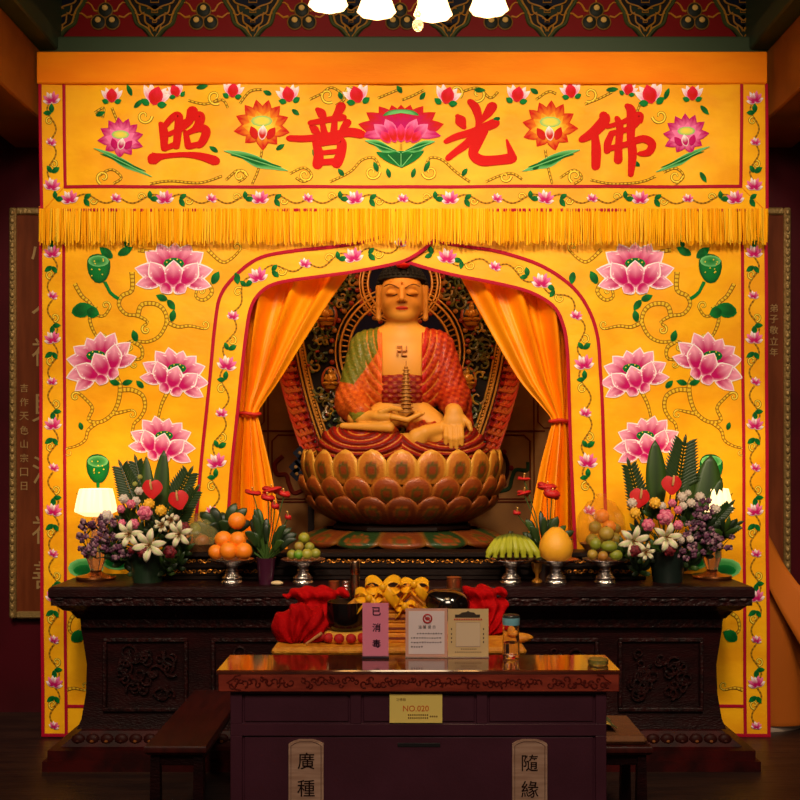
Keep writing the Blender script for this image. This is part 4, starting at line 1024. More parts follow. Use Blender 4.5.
# robe
def robef(X,Y,Z):
    # trunk and sleeves
    d=union(X,Y,Z,[('e',(0,4,92),(44,29,50)),('c',(-32,4,120),(32,4,120),15.5,15.5)],9)
    d=smin(d,union(X,Y,Z,[('c',(-38,2,118),(-50,-2,64),15,16.5),('c',(-50,-2,64),(-40,-33,52),16,11)],6),5)
    d=smin(d,union(X,Y,Z,[('c',(38,2,118),(52,-2,66),15,16.5),('c',(52,-2,66),(51,-30,57),15.5,12.5)],6),5)
    # hanging sleeve cloth
    d=smin(d,rcone(X,Y,Z,(-52,-8,56),(-40,-30,42),12,8),5); d=smin(d,rcone(X,Y,Z,(58,-6,58),(62,-12,38),11,9),5)
    # arc pleats over the trunk
    d=d+.42*np.sin(np.sqrt((X*.9)**2+((Z-132)*.62)**2)*1.05)*(Y<6)*np.clip((Z-45)/20,0,1)
    # legs
    g=union(X,Y,Z,[('e',(0,-14,12),(84,40,13)),('c',(-22,-16,26),(-63,-28,20),20,17.5),('c',(22,-16,26),(63,-28,20),20,17.5),('c',(-58,-36,18),(-5,-46,18),16,13),('c',(58,-36,18),(6,-46,15),15,12)],6)
    cxl=np.where(X<0,-40.,44.)
    rad=np.sqrt(((X-cxl)*.55)**2+((Z-36)*1.0)**2)
    g=g+1.0*np.sin(rad*1.15)*(Y<-18)
    d=smin(d,g,4)
    # openings: chest, ankle, sleeves' mouths
    ch=np.maximum(np.maximum(np.abs(X)-19.5+.0*Z,Y-2),np.maximum(76-Z+.012*X*X,Z-175)); 
    d=np.maximum(d,-ch)
    lap=np.maximum(np.maximum(np.abs(X)-17,Y+14),np.maximum(60-Z+.05*X*X,Z-78)); d=np.maximum(d,-lap)
    nk=rcone(X,Y,Z,(0,-1,126),(0,-3,165),19,19); d=np.maximum(d,-nk)
    d=np.maximum(d,-ell(X,Y,Z,(27,-56,31),(17,13,11)))
    return d
def robec(x,y,z):
    n=len(x); c=np.tile(np.array(S((182,76,18))),(n,1))
    red=S((140,18,8)); gld=S((190,110,34)); drk=S((96,16,8)); grn=S((98,96,22)); og=S((206,102,26))
    leg=(z<40)&~((z>34)&(np.abs(x)<20))
    c[leg]=red
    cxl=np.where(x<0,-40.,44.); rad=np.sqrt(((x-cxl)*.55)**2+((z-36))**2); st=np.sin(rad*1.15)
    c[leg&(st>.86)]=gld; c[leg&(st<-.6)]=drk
    hsh=(np.sin(x*.9+z*.37)*np.sin(z*.8-x*.23)+np.sin(x*.31-z*1.1)*.5)
    bd=~leg; c[bd&(hsh>.55)]=np.array(S((196,90,22))); c[bd&(hsh<-.75)]=np.array(S((160,60,14)))
    # right half of robe (viewer's right) redder, green mantle on the viewer's left shoulder
    c[bd&(x>16)]=np.array(S((160,42,12))); c[bd&(x>16)&(hsh>.6)]=np.array(S((182,66,18))); c[bd&(x>16)&(hsh<-.6)]=np.array(S((128,26,10)))
    edge=70+ (x+18)*-1.0*.0
    ml=bd&(x<-14)&(z>82+(-(x+58))*.25)&(z>70)&((x+16)<(z-88)*-.0+(-.0))&((z-84)>(x+44)*1.35-.0)
    c[ml]=np.array(grn); c[ml&(hsh>.8)]=np.array(S((126,104,28)))
    bl=bd&(np.abs(np.abs(x)-21.5)<2.2)&(y<-6)&(z>70); c[bl&(x>0)]=np.array(S((165,20,14))); c[bl&(x<0)]=np.array(S((215,90,30)))
    ln=np.sin(np.sqrt((x*.9)**2+((z-132)*.62)**2)*1.05)
    c[bd&(y<-4)&(np.abs(x)<36)&(np.abs(x)>17)&(ln>.9)]=np.array(gld)
    cuff=bd&(((x+40)**2+(y+33)**2+(z-50)**2)<120); c[cuff]=np.array(S((130,125,35)))
    return c
m=MB(); addsurf(m,robef,(-92,-66,-4),(92,40,142),1.0,TF,robec)
obj('robe',m,mat('gilded_robe',attr=True,rough=.5,coat=.06,bump=.6,bscale=70,spec=.15),bud_,label='red, orange and green patterned robe',auto=80)
# under-robe sash
m=MB()
def sashf(X,Y,Z): return np.maximum(ell(X,Y,Z,(0,2,74),(38,26,26))+.5*np.sin(Z*1.2+.6*np.sin(X*.5)),np.maximum(Z-91-1.4*np.abs(np.sin(X*.45)),np.abs(X)-20))
addsurf(m,sashf,(-40,-32,50),(40,5,96),1.0,TF,lambda x,y,z:np.where((np.sin(x*.7)*np.sin(z*.8)>.3)[:,None],np.array(S((150,66,20))),np.array(S((120,14,8)))))
obj('sash',m,mat('gilded_robe'),bud_,label='dark red pleated sash under the chest')
# pagoda in the hand
pg=empty('miniature_pagoda',L3([(4,-46,50)])[0],'small golden thirteen-tier pagoda standing in the hand of the seated statue','pagoda')
q=L3([(4,-46,50.5)])[0]; pr=[(.001,0),(.05,0),(.05,.01),(.042,.014)]
z=.014
for k in range(11):
    r=.041-.0022*k; pr+=[(r*.75,z),(r*.75,z+.012),(r*1.12,z+.014),(r*1.05,z+.019),(r*.75,z+.022)]; z+=.0222
pr+=[(.01,z),(.013,z+.01),(.004,z+.02),(.003,z+.045),(.0005,z+.05)]
m=MB(); m.lathe(pr,16,q); obj('tower',m,mat('dull_gold_pagoda',S((170,112,44)),.45,metal=.4),pg)
# dark checked ornament and ring beside the throne
m=MB(); q=P(302,462,6.62)
for dx,dz in((0,0),(-6,-5),(5,6),(11,2),(-2,9),(-5,-12)): 
    c=(q[0]+dx*.0066,6.62,q[2]+dz*.0066); r=.048
    m.prism([(c[0]-r,c[2]),(c[0],c[2]-r),(c[0]+r,c[2]),(c[0],c[2]+r)],6.6,6.63,col=S((14,18,34))); m.ball((c[0],6.6,c[2]),(.012,.008,.012),8,5,col=S((150,110,60)))
m.box(q[0]+.04,q[0]+.08,6.61,6.64,0,q[2],col=S((30,18,14))); o=obj('checked_ornament',m,paint); setp(o,'dark blue diamond-checked ornament beside the left edge of the lotus throne','ornament')
# ------------------------------------------------------------------ fruit stands
def stand(loc,lab):
    r=empty('fruit_stand',loc,lab,'fruit stand','silver fruit stands in a row on the altar table')
    m=MB(); m.lathe([(.001,0),(.055,0),(.057,.008),(.049,.02),(.052,.03),(.034,.05),(.027,.06),(.031,.067),(.026,.077)],28); m.xf(Matrix.Translation(loc)); obj('foot',m,silver,r,label='chased silver foot')
    m=MB(); m.lathe([(.026,.077),(.032,.088),(.07,.102),(.104,.116),(.115,.123),(.115,.127),(.104,.122),(.07,.11),(.001,.106)],36); m.xf(Matrix.Translation(loc)); obj('dish',m,silver,r)
    return r
SDp=5.13
def apos(px,D=SDp): return Vector(((px-CX)/F*D,D,ZA))
labs=['silver pedestal dish holding the pyramid of oranges','silver pedestal dish holding small green fruit, left of the statue','silver pedestal dish holding the bananas','silver pedestal dish holding the pomelo','silver pedestal dish holding mangoes, rightmost of the fruit stands']
xsS=[232,303,511,556,605]
st0=stand(Vector((0,0,0)),labs[0])
st0.location=apos(xsS[0])
for x,l in zip(xsS[1:],labs[1:]): dup(st0,loc=apos(x),label=l)
def fruit(name,c,r,col,col2,lab,cat,group,rot=None,stem=True):
    n=MB(); d=rot or Matrix.Identity(3)
    rr=r if isinstance(r,(list,tuple)) else (r,r,r*.95)
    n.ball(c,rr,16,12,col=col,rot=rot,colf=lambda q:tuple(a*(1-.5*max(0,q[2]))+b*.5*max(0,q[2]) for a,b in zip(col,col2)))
    o=obj(name,n,mat('fruit_skin',attr=True,rough=.4,bump=.25,bscale=260),smooth=True); setp(o,lab,cat,group)
    if stem:
        k=MB(); k.lathe([(.001,-.003),(.005,-.002),(.006,.001),(.002,.003)],8,(c[0],c[1],c[2]+rr[2])); obj('stem_button',k,mat('stem_green',S((60,90,30)),.7),o)
    return o
def pile(px,py_list,D0,name,cat,group,labf,base=ZA+.158):
    for i,(x,y,dd,r,c1,c2) in enumerate(py_list):
        D=D0+dd; q=P(x,y,D); rr=r
        fruit(name,(q[0],D,q[2]),rr,c1,c2,labf[i],cat,group)
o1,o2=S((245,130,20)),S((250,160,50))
R8=11*SDp/F*.84
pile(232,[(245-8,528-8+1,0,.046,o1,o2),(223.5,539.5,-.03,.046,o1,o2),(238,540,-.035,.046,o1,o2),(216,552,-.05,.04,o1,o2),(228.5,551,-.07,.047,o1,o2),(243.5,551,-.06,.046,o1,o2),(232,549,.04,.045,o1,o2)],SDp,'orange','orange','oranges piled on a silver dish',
 ['bright orange fruit at the very top of the pyramid','orange in the middle row of the pyramid, on the left','orange in the middle row of the pyramid, on the right','small orange at the left end of the bottom row of the pyramid','orange in the centre of the bottom row of the pyramid','orange at the right end of the bottom row of the pyramid','orange at the back of the pyramid, mostly hidden by the others'])
g1,g2,g3=S((130,130,40)),S((165,150,60)),S((110,130,40))
gl=['yellow-green round fruit on top of the small green pile','brownish green fruit in the middle row of the small pile, on the left','greenish fruit in the middle row of the small pile, on the right','olive fruit at the left end of the bottom row of the small pile','bright green fruit second from left in the bottom row','yellowish green fruit third from left in the bottom row','olive green fruit at the right end of the bottom row of the small pile']
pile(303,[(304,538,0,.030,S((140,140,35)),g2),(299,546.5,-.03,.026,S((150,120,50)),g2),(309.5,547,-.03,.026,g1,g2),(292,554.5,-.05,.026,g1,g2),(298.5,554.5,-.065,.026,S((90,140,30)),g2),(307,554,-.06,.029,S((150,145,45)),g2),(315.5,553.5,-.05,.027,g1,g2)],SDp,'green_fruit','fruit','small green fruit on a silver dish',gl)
# bananas
bn=empty('banana_bunch',apos(511)+Vector((0,0,.165)),'bunch of green-yellow bananas fanned over a silver dish','bananas')
kx=apos(511)
for k in range(8):
    t=k/7*2-1
    b=MB(); top=(kx[0]+t*.03,SDp+.0,ZA+.25-.01*abs(t)); 
    pts=[top,(kx[0]+t*.075,SDp-.055,ZA+.24-.015*abs(t)),(kx[0]+t*.115,SDp-.09,ZA+.195-.02*abs(t)),(kx[0]+t*.128,SDp-.095,ZA+.142)]
    c=crom(pts,4); N=len(c)
    b.tube(c,[.005+.0145*math.sin(min(1,(i+2)/(N*.55))*PI/2)*(1 if i<N-3 else .55+.0*i) for i in range(N)],8,cols=[S((50,55,15)) if i<3 or i==N-1 else S((160,160,30)) if i>N*.35 else S((84,96,22)) for i in range(N)])
    obj('banana',b,mat('banana_skin',attr=True,rough=.5),bn)
b=MB(); b.tube([(kx[0],SDp+.01,ZA+.235),(kx[0],SDp+.01,ZA+.268)],[.022,.012],8,col=S((50,45,15))); obj('stalk',b,leafm,bn)
b=MB();
for k in range(7): b.ball((kx[0]+(k-3)*.024,SDp-.07,ZA+.14),(.016,.02,.014),8,5,col=S((50,25,15)))
o=obj('dried_date_pile',b,paint); setp(o,'dark dried dates under the bananas on the silver dish','dates',None,'stuff')
# pomelo
b=MB(); q=P(556,547,SDp); b.lathe([(.001,0),(.045,.003),(.078,.028),(.088,.066),(.083,.103),(.056,.148),(.027,.173),(.016,.178),(.001,.176)],28,(q[0],SDp,ZA+.112),col=S((235,165,35)))
o=obj('pomelo',b,mat('pomelo_skin',attr=True,rough=.45,bump=.3,bscale=200)); setp(o,'large yellow pear-shaped pomelo on its own silver dish','pomelo')
b=MB(); b.lathe([(.001,.174),(.008,.176),(.006,.183),(.001,.184)],8,(q[0],SDp,ZA+.112)); obj('stem_button',b,mat('stem_green'),o)
mg=S((125,135,35)); mo_=S((165,130,45))
ml=['rosy olive mango on top of the right-hand fruit pile','small round green fruit on the left of the middle row, right-hand pile','large green mango in the middle row, right-hand pile','yellowish fruit at the left end of the bottom row, right-hand pile','brown-orange fruit in the centre of the bottom row, right-hand pile','green fruit at the right end of the bottom row, right-hand pile']
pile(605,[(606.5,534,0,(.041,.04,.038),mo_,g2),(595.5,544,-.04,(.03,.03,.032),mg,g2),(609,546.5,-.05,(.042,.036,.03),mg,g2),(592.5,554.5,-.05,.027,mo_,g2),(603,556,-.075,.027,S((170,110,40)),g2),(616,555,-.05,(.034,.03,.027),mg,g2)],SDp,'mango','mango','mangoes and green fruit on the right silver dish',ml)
# small things on the altar
b=MB(); q=apos(277,5.06); b.ball((q[0],5.06,ZA+.012),(.032,.02,.012),14,8,col=S((215,185,140))); o=obj('white_shell',b,paint); setp(o,'small pale oval dish lying on the altar edge by the purple pot','small dish')
b=MB(); q=apos(537,5.2); b.lathe([(.001,0),(.028,0),(.026,.008),(.009,.02),(.009,.04),(.024,.06),(.03,.1),(.027,.1),(.02,.065),(.001,.06)],20,(q[0],5.2,ZA)); o=obj('brass_cup',b,brightgold); setp(o,'small brass stem cup standing between the bananas and the pomelo','cup')
# ------------------------------------------------------------------ plants
def thick_leaf(mb,base,tip,W,col,bend=(0,-.02,0),col2=None,n=7,cup=.15,notch=0):
    a,b=Vector(base),Vector(tip); d=b-a; L=d.length; t=d.normalized(); sd=t.cross(Vector((0,1,0)));
    if sd.length<.1: sd=Vector((1,0,0))
    sd.normalize(); nm=sd.cross(t)
    vs=[];cc=[]
    for j in range(n+1):
        v=j/n; w=W*math.sin(PI*min(1,(v*.92+.06)))**.75
        if v>.99: w=W*.03
        p=a+d*v+Vector(bend)*math.sin(v*PI)
        for i in(-1,-.5,0,.5,1):
            vs.append(p+sd*w*.5*i+nm*(cup*w*.5*abs(i))); cc.append(col2 if (i==0 and col2) else col)
    fs=[(j*5+i,j*5+i+1,(j+1)*5+i+1,(j+1)*5+i) for j in range(n) for i in range(4)]
    mb.add(vs,fs,cols=cc)
def frond(mb,base,tip,W,col,n=14,bend=(0,0,0)):
    a,b=Vector(base),Vector(tip); d=b-a; t=d.normalized(); sd=t.cross(Vector((0,1,0))).normalized()
    mb.tube([a+d*k/6+Vector(bend)*math.sin(k/6*PI) for k in range(7)],[.006-.0007*k for k in range(7)],5,col=col)
    for k in range(n):
        v=.28+.7*k/n; p=a+d*v+Vector(bend)*math.sin(v*PI); w=W*(1-.55*v)
        for s_ in(-1,1): thick_leaf(mb,p,p+sd*s_*w*.8+t*w*.62+Vector((0,-.01,0)),.020,col,(0,0,0),n=4)
    thick_leaf(mb,b-t*.03,b+t*.04,.02,col,(0,0,0),n=3)
def anth(mb,c,r,face=(0,-1,.2),col=S((205,15,20)),ang=0):
    # heart-shaped spathe with a spadix, stem down
    n=20; c=Vector(c); vs=[c+Vector((0,-.012,0))]; 
    for i in range(n):
        a=2*PI*i/n; x=math.sin(a)*(1-.12*math.cos(a)**2)*.95; z=.92*math.cos(a)-.32*math.exp(-(x/.28)**2)*(math.cos(a)>0)-.1*(math.cos(a)<-.9)
        x,z=x*(1-.25*(z<0)*abs(z)),z; x,z=x*math.cos(ang)-z*math.sin(ang),x*math.sin(ang)+z*math.cos(ang)
        z=-z if False else z
        vs.append(c+Vector((x*r,-.012*math.cos(3*a)*0+.012*(x*x),-z*r)) if False else c+Vector((x*r,.012*x*x,z*r)))
    mb.add(vs,[(0,1+(i+1)%n,1+i) for i in range(n)]+[(0,1+i,1+(i+1)%n) for i in range(0)],col=col)
    mb.tube([c+Vector((0,-.014,r*.35)),c+Vector((0,-.035,r*.75)),c+Vector((0,-.04,r*1.15))] if False else [c+Vector((0,-.012,-r*.1)),c+Vector((0,-.03,r*.35)),c+Vector((0,-.035,r*.8))],[.005,.006,.004],6,col=S((240,190,120)))
def rose(mb,c,r,col,col2):
    c=Vector(c)
    for ring,(n,rr,h) in enumerate(((6,1.0,-.15),(5,.72,.05),(4,.45,.2),(3,.22,.3))):
        for k in range(n):
            a=2*PI*k/n+ring*.6; d=Vector((math.cos(a),0,math.sin(a)))
            p=c+d*r*rr*.55+Vector((0,-r*(.25+h),0))
            mb.ball(p,(r*.42*(1-.1*ring),r*.28,r*.42*(1-.1*ring)),7,5,col=col if ring%2==0 else col2)
def lily(mb,c,r,col=S((225,208,180))):
    c=Vector(c)
    for k in range(6):
        a=2*PI*k/6+rnd.uniform(-.15,.15)+.3
        tip=c+Vector((math.cos(a)*r,-.02,math.sin(a)*r)); thick_leaf(mb,c+Vector((0,.01,0)),tip,r*.42,col,(0,-.035,0),S((200,215,150)),n=6,cup=.25)
    for k in range(4): a=k*1.5; mb.tube([c,c+Vector((math.cos(a)*.012,-.05,math.sin(a)*.012))],.002,4,col=S((150,90,30)))
def fp(px,py,D): return Vector(P(px,py,D))
DG=S((34,56,18)); DG2=S((50,76,22)); DG3=S((22,38,14))
def part(name,root,fn,m_=petalm,label=None,solid=0):
    b=MB(); fn(b); return obj(name,b,m_,root,label=label,solid=solid)
def arrangement(X,D,lab,spec,potx,potcol):
    root=empty('flower_arrangement',(ax(potx,D),D+.05,ZA),lab,'flower arrangement','large flower arrangements at the ends of the altar table')
    pq=(ax(potx,D),D+.05,ZA)
    part('pot',root,lambda b:b.lathe([(.001,0),(.075,0),(.095,.15),(.098,.16),(.088,.16),(.082,.13),(.001,.12)],20,pq,col=potcol),gloss)
    for i,sp in enumerate(spec):
        k=sp[0]; x,y=sp[1],sp[2]; dd=sp[3] if len(sp)>3 else 0
        c=fp(x,y,D+dd); basep=Vector((pq[0],pq[1],ZA+.15))
        if k=='frond': part('palm_frond',root,lambda b:frond(b,fp(sp[4],sp[5],D+.1),c,sp[6],DG,14),leafm,solid=.002)
        elif k=='broad': part('broad_leaf',root,lambda b:thick_leaf(b,fp(sp[4],sp[5],D+.1),c,sp[6],DG2,(0,-.01,0),DG,n=12),leafm,solid=.002)
        elif k=='anth':
            def f_(b): anth(b,c,.056,ang=sp[4]); b.tube([c+Vector((0,.01,0)),(c+basep)/2+Vector((0,.03,0)),basep],.004,5,col=DG2)
            part('anthurium',root,f_,label='red heart-shaped flower with a pale spadix')
        elif k=='rose':
            def f_(b): rose(b,c,sp[4],sp[5],sp[6]); b.tube([c+Vector((0,.015,0)),(c+basep)/2+Vector((0,.04,0)),basep],.003,5,col=DG2)
            part('rose',root,f_)
        elif k=='lily':
            def f_(b): lily(b,c,sp[4]); b.tube([c+Vector((0,.01,0)),(c+basep)/2+Vector((0,.03,0)),basep],.003,5,col=DG2)
            part('lily',root,f_,solid=.0015,label='white star-shaped lily')
        elif k=='ball':
            def f_(b):
                b.ball(c,sp[4],12,9,col=sp[5]); 
                for j in range(26):
                    th=math.acos(1-2*(j+.5)/26); ph=j*2.4; b.ball(c+Vector((math.sin(th)*math.cos(ph),math.sin(th)*math.sin(ph),math.cos(th)))*sp[4]*.9,sp[4]*.26,5,4,col=tuple(min(1,q*1.1) for q in sp[5]))
                b.tube([c+Vector((0,.01,0)),(c+basep)/2+Vector((0,.03,0)),basep],.003,5,col=DG2)
            part('pompon_flower',root,f_)
        elif k=='spray':
            def f_(b):
                R_=random.Random(int(x*7+y))
                for j in range(9):
                    p=c+Vector((R_.uniform(-.045,.045),R_.uniform(-.03,.03),R_.uniform(-.04,.04)))
                    for l in range(4): a=l*1.57+j; b.ball(p+Vector((math.cos(a)*.008,-.004,math.sin(a)*.008)),(.009,.004,.009),6,4,col=R_.choice(sp[5]))
                    b.tube([p,(p+c)/2+Vector((0,.02,-.02)),c+Vector((0,.03,-.05))],.0018,4,col=DG2)
                b.tube([c+Vector((0,.03,-.05)),basep],.003,4,col=DG)
            part('orchid_spray',root,f_)
        elif k=='fill': part('foliage_sprig',root,lambda b:[thick_leaf(b,c+Vector((0,.03,-.04)),c+Vector((math.sin(q)*.07,rnd.uniform(-.03,.02),math.cos(q)*.07)),.028,rnd.choice((DG,DG2,DG3)),n=5) for q in (-1.6,-1.0,-.4,.2,.8,1.4,2.3,-2.4)],leafm,solid=.0015)
    return root
W_=S((200,182,165)); PK=S((200,78,115)); PK2=S((222,122,145)); YL=S((235,175,40)); DR=S((90,8,20)); DR2=S((120,12,28)); PU=[S((66,14,46)),S((96,44,76)),S((45,10,32)),S((140,100,112))]
fills=[(112,548),(122,556),(140,532),(156,528),(170,540),(182,545),(128,515),(160,520),(176,560),(118,530),(150,560),(165,565),(136,565)]
arrangement(145,5.16,'large flower arrangement with lilies and two red anthuriums at the left end of the altar',
 [('frond',121,466,.12,142,520,.12),('frond',190,472,.11,160,530,.13),('frond',136,461,.13,148,520,.1),('broad',164,450,.09,158,525,.09),('broad',146,456,.12,150,520,.07),('frond',196,490,.08,165,540,.10),
  ('anth',152,488,-.02,0),('anth',178,499,-.03,.25),('ball',149,504,-.04,.027,YL),('ball',161,510.5,-.05,.027,YL),
  ('rose',124,499,-.01,.028,W_,S((200,190,180))),('rose',136,501,-.03,.026,W_,S((200,190,180))),('rose',139,491,-.01,.024,W_,S((200,190,180))),('rose',107,516,0,.035,S((205,190,190)),W_),
  ('rose',131,504,-.05,.026,PK,PK2),('rose',145,513,-.06,.042,PK2,PK),('rose',122,523,-.04,.022,PK,PK2),('rose',134,524,-.06,.03,PK,PK2),('rose',121,509,-.02,.024,PK,PK2),
  ('lily',150,545,-.1,.09),('lily',130,534,-.08,.075),('lily',180,534,-.05,.075),('lily',163,525,-.04,.045),('lily',172,520,-.03,.04),
  ('rose',143,552,-.11,.034,DR,DR2),('rose',170,552,-.07,.038,DR,DR2),('rose',184,528,-.02,.036,DR,DR2),('rose',132,550,-.1,.022,DR,DR2),
  ('spray',84,528,-.02,0,PU),('spray',97,522,-.03,0,PU),('spray',100,537,-.05,0,PU),('spray',86,542,-.04,0,PU),('spray',112,542,-.06,0,PU),('spray',120,552,-.07,0,PU),('spray',106,528,-.04,0,PU),('spray',94,549,-.04,0,PU),
  ('ball',140,477,0,.012,S((150,150,70))),('ball',135,484,0,.012,S((150,150,70))),('ball',176,518,-.04,.016,W_)]+[('fill',a,b,.02) for a,b in fills],145,S((26,44,28)))
fr2=[(625,548),(645,552),(660,545),(678,556),(690,540),(705,548),(640,530),(655,510),(690,515),(705,525),(640,565),(668,566),(725,528),(690,560)]
arrangement(670,5.16,'large flower arrangement with pink roses and tall leaves, right end of the altar',
 [('frond',629,464,.1,648,535,.11),('broad',655,440,.09,657,515,.11),('frond',685,441,.11,675,510,.16),('broad',711,455,.12,703,540,.17),('broad',722,478,.1,697,545,.09),('broad',692,446,.12,684,515,.08),('frond',738,524,.05,695,545,.08),('frond',730,505,.06,690,545,.08),
  ('anth',672,484,-.02,0),('anth',640,497,-.02,-.2),('ball',655,503,-.04,.028,YL),('ball',635,513,-.04,.027,YL),
  ('ball',682,497,-.02,.024,W_),('ball',700,497,-.02,.024,W_),('ball',632,503,-.02,.024,W_),('ball',691,503,-.03,.022,W_),('ball',716,509,-.02,.022,W_),('ball',683,506,-.03,.02,W_),('ball',662,506,-.03,.02,W_),('ball',688,493,.0,.016,W_),
  ('rose',665,517,-.07,.046,PK,PK2),('rose',648,525,-.08,.036,PK,PK2),('rose',678,525,-.06,.028,PK,PK2),('rose',672,503,-.03,.024,PK,PK2),('rose',678,510,-.04,.024,PK,PK2),
  ('lily',633,541,-.08,.085),('lily',666,537,-.08,.08),('lily',645,552,-.1,.05),
  ('rose',635,551,-.11,.034,DR2,DR),('rose',669,550,-.09,.036,DR2,DR),('ball',681,540,-.05,.018,W_),('ball',690,539,-.05,.018,W_),
  ('spray',700,520,-.02,0,PU),('spray',706,532,-.03,0,PU),('spray',694,530,-.04,0,PU),('spray',712,545,-.03,0,PU),('spray',698,548,-.04,0,PU),('spray',722,541,-.02,0,PU),('spray',686,550,-.05,0,PU),('spray',704,508,-.01,0,PU)]+[('fill',a,b,.02) for a,b in fr2],670,S((20,30,26)))
def potted(px,D,lab,flowers,leaves,potcol,pr,h):
    root=empty('potted_anthurium',(ax(px,D),D,ZA),lab,'potted plant','potted red anthuriums on the altar table')
    q=(ax(px,D),D,ZA)
    part('pot',root,lambda b:b.lathe([(.001,0),(pr*.75,0),(pr,h*.9),(pr*1.08,h),(pr*.95,h),(pr*.9,h*.85),(.001,h*.8)],20,q,col=potcol),gloss)
    b0=Vector((q[0],D,ZA+h*.85))
    for (x,y,dd,L_,W2) in leaves:
        tip=fp(x,y,D+dd); mid=b0+(tip-b0)*.45
        def f_(b): thick_leaf(b,mid,tip,W2,rnd.choice((DG,DG2,DG3)),(0,-.01,.02),n=7); b.tube([b0,mid],.003,4,col=DG2)
        part('leaf',root,f_,leafm,solid=.002)
    for (x,y,dd,rx,rz,tl) in flowers:
        c=fp(x,y,D+dd)
        def f_(b):
            b.ball(c,(rx*1.05,rx*.8,rz*1.15),14,8,col=S((190,12,12)),rot=Matrix.Rotation(tl,3,'Y')); b.ball(c+Vector((-rx*.5,0,rz*.5)),(rx*.55,rx*.6,rz*1.2),10,6,col=S((170,10,12)),rot=Matrix.Rotation(tl+.35,3,'Y')); b.ball(c+Vector((rx*.5,.01,-rz*.2)),(rx*.5,rx*.5,rz*1.3),10,6,col=S((170,10,12)),rot=Matrix.Rotation(tl-.3,3,'Y')); b.tube([c,c+Vector((0,-.03,.03))],[.005,.004],6,col=S((240,180,90)))
            b.tube([c+Vector((0,0,-.005)),(c+b0)/2+Vector((.01,0,.02)),b0],.003,5,col=DG2)
        part('flower',root,f_,label='glossy red spathe')
rnd.seed(4)
lv=[]
for k in range(26): a=rnd.uniform(-1.5,1.5); r=rnd.uniform(18,36); lv.append((266+math.sin(a)*r*.95,550-math.cos(a)*r*1.25,rnd.uniform(-.07,.06),0,rnd.uniform(.03,.05)))
potted(266,5.12,'potted anthurium with thin red blooms in a purple pot, between oranges and small green fruit',[(253,493,0,.042,.010,.15),(272,490,.0,.05,.012,-.25),(268,498,-.02,.035,.014,.1),(284,494,.02,.032,.014,.3),(275,506,-.04,.02,.014,0),(288,517,-.02,.016,.012,0)],lv,S((60,18,40)),.048,.135)
lv=[]
for k in range(26): a=rnd.uniform(-1.4,1.4); r=rnd.uniform(18,34); lv.append((546+math.sin(a)*r*.95,548-math.cos(a)*r*1.2,rnd.uniform(-.05,.05),0,rnd.uniform(.03,.05)))
potted(544,5.24,'potted anthurium with red blooms behind the pomelo',[(547,487,0,.05,.016,0),(552,494,-.03,.042,.022,.1),(524,479,0,.034,.007,0),(524,493,0,.036,.009,-.3),(517,513,-.02,.02,.01,0)],lv,S((60,30,20)),.06,.12)
# broad-leaved plant and the wrapped fruit trays
def bush(px,D,lab,leaves,base_y):
    root=empty('leafy_plant',(ax(px,D),D,ZA+.146),lab,'potted plant')
    q=(ax(px,D),D,ZA+.146); part('pot',root,lambda b:b.lathe([(.001,0),(.05,0),(.06,.06),(.05,.06),(.001,.05)],16,q,col=S((30,20,16))),gloss)
    b0=Vector((q[0],D,q[2]+.05))
    for (x,y,dd,W2) in leaves:
        tip=fp(x,y,D+dd); mid=b0+(tip-b0)*.3
        def f_(b): thick_leaf(b,mid,tip,W2,rnd.choice((DG,DG3)),(0,-.02,.02),n=8); b.tube([b0,mid],.003,4,col=DG2)
        part('leaf',root,f_,leafm,solid=.002)
bush(224,5.36,'dark broad-leaved plant behind the oranges',[(200,512,-.02,.06),(212,507,0,.06),(222,512,.02,.06),(236,503,0,.06),(247,508,-.02,.06),(190,525,-.02,.06),(252,522,0,.06),(208,525,-.05,.07),(240,522,-.04,.07),(226,520,-.05,.07)],550)
def tray(px,D,lab,fruits,wrapc,labs_,grp,wy):
    q=(ax(px,D),D,ZA+.146)
    root=empty('fruit_basket',q,lab,'fruit basket')
    b=MB(); b.lathe([(.001,0),(.08,0),(.11,.035),(.115,.04),(.1,.038),(.07,.01),(.001,.008)],24,q); obj('basket',b,mat('wicker_tray',S((120,75,35)),.7,bump=.8,bscale=120),root)
    b=MB(); hgt=(552-wy)*D/F
    b.lathe([(.118,.04),(.13,.08),(.12,hgt*.6),(.07,hgt*.85),(.02,hgt*.93),(.03,hgt)],30,q,wav=.05,wn=11); b.f=b.f[:-2]; b.m=b.m[:-2]
    obj('cellophane_wrap',b,mat('cellophane_'+('a' if px<400 else 'b'),wrapc,.15,alpha=.22,bump=.5,bscale=30),root,label='translucent wrapping')
    for i,(dx,dz,dy,c,r) in enumerate(fruits): fruit('apple',(q[0]+dx,D+dy,q[2]+dz),r,c,tuple(min(1,a*1.3) for a in c),labs_[i],'apple',grp)
AB=S((150,70,35)); AG=S((120,120,40)); AO=S((225,130,40))
tray(198,5.37,'wrapped basket of reddish apples standing on the riser left of the oranges',[(-.05,.055,-.05,AB,.038),(.035,.055,-.055,AB,.038),(-.01,.12,-.03,AG,.036),(.0,.055,.03,AB,.038),(-.06,.11,0,AB,.034)],S((200,190,120)),
 ['reddish apple at the lower left in the left wrapped basket','reddish apple at the lower right in the left wrapped basket','greenish apple on top in the left wrapped basket','reddish apple at the back of the left wrapped basket','reddish apple at the upper left in the left wrapped basket'],'apples in the left wrapped basket',515)
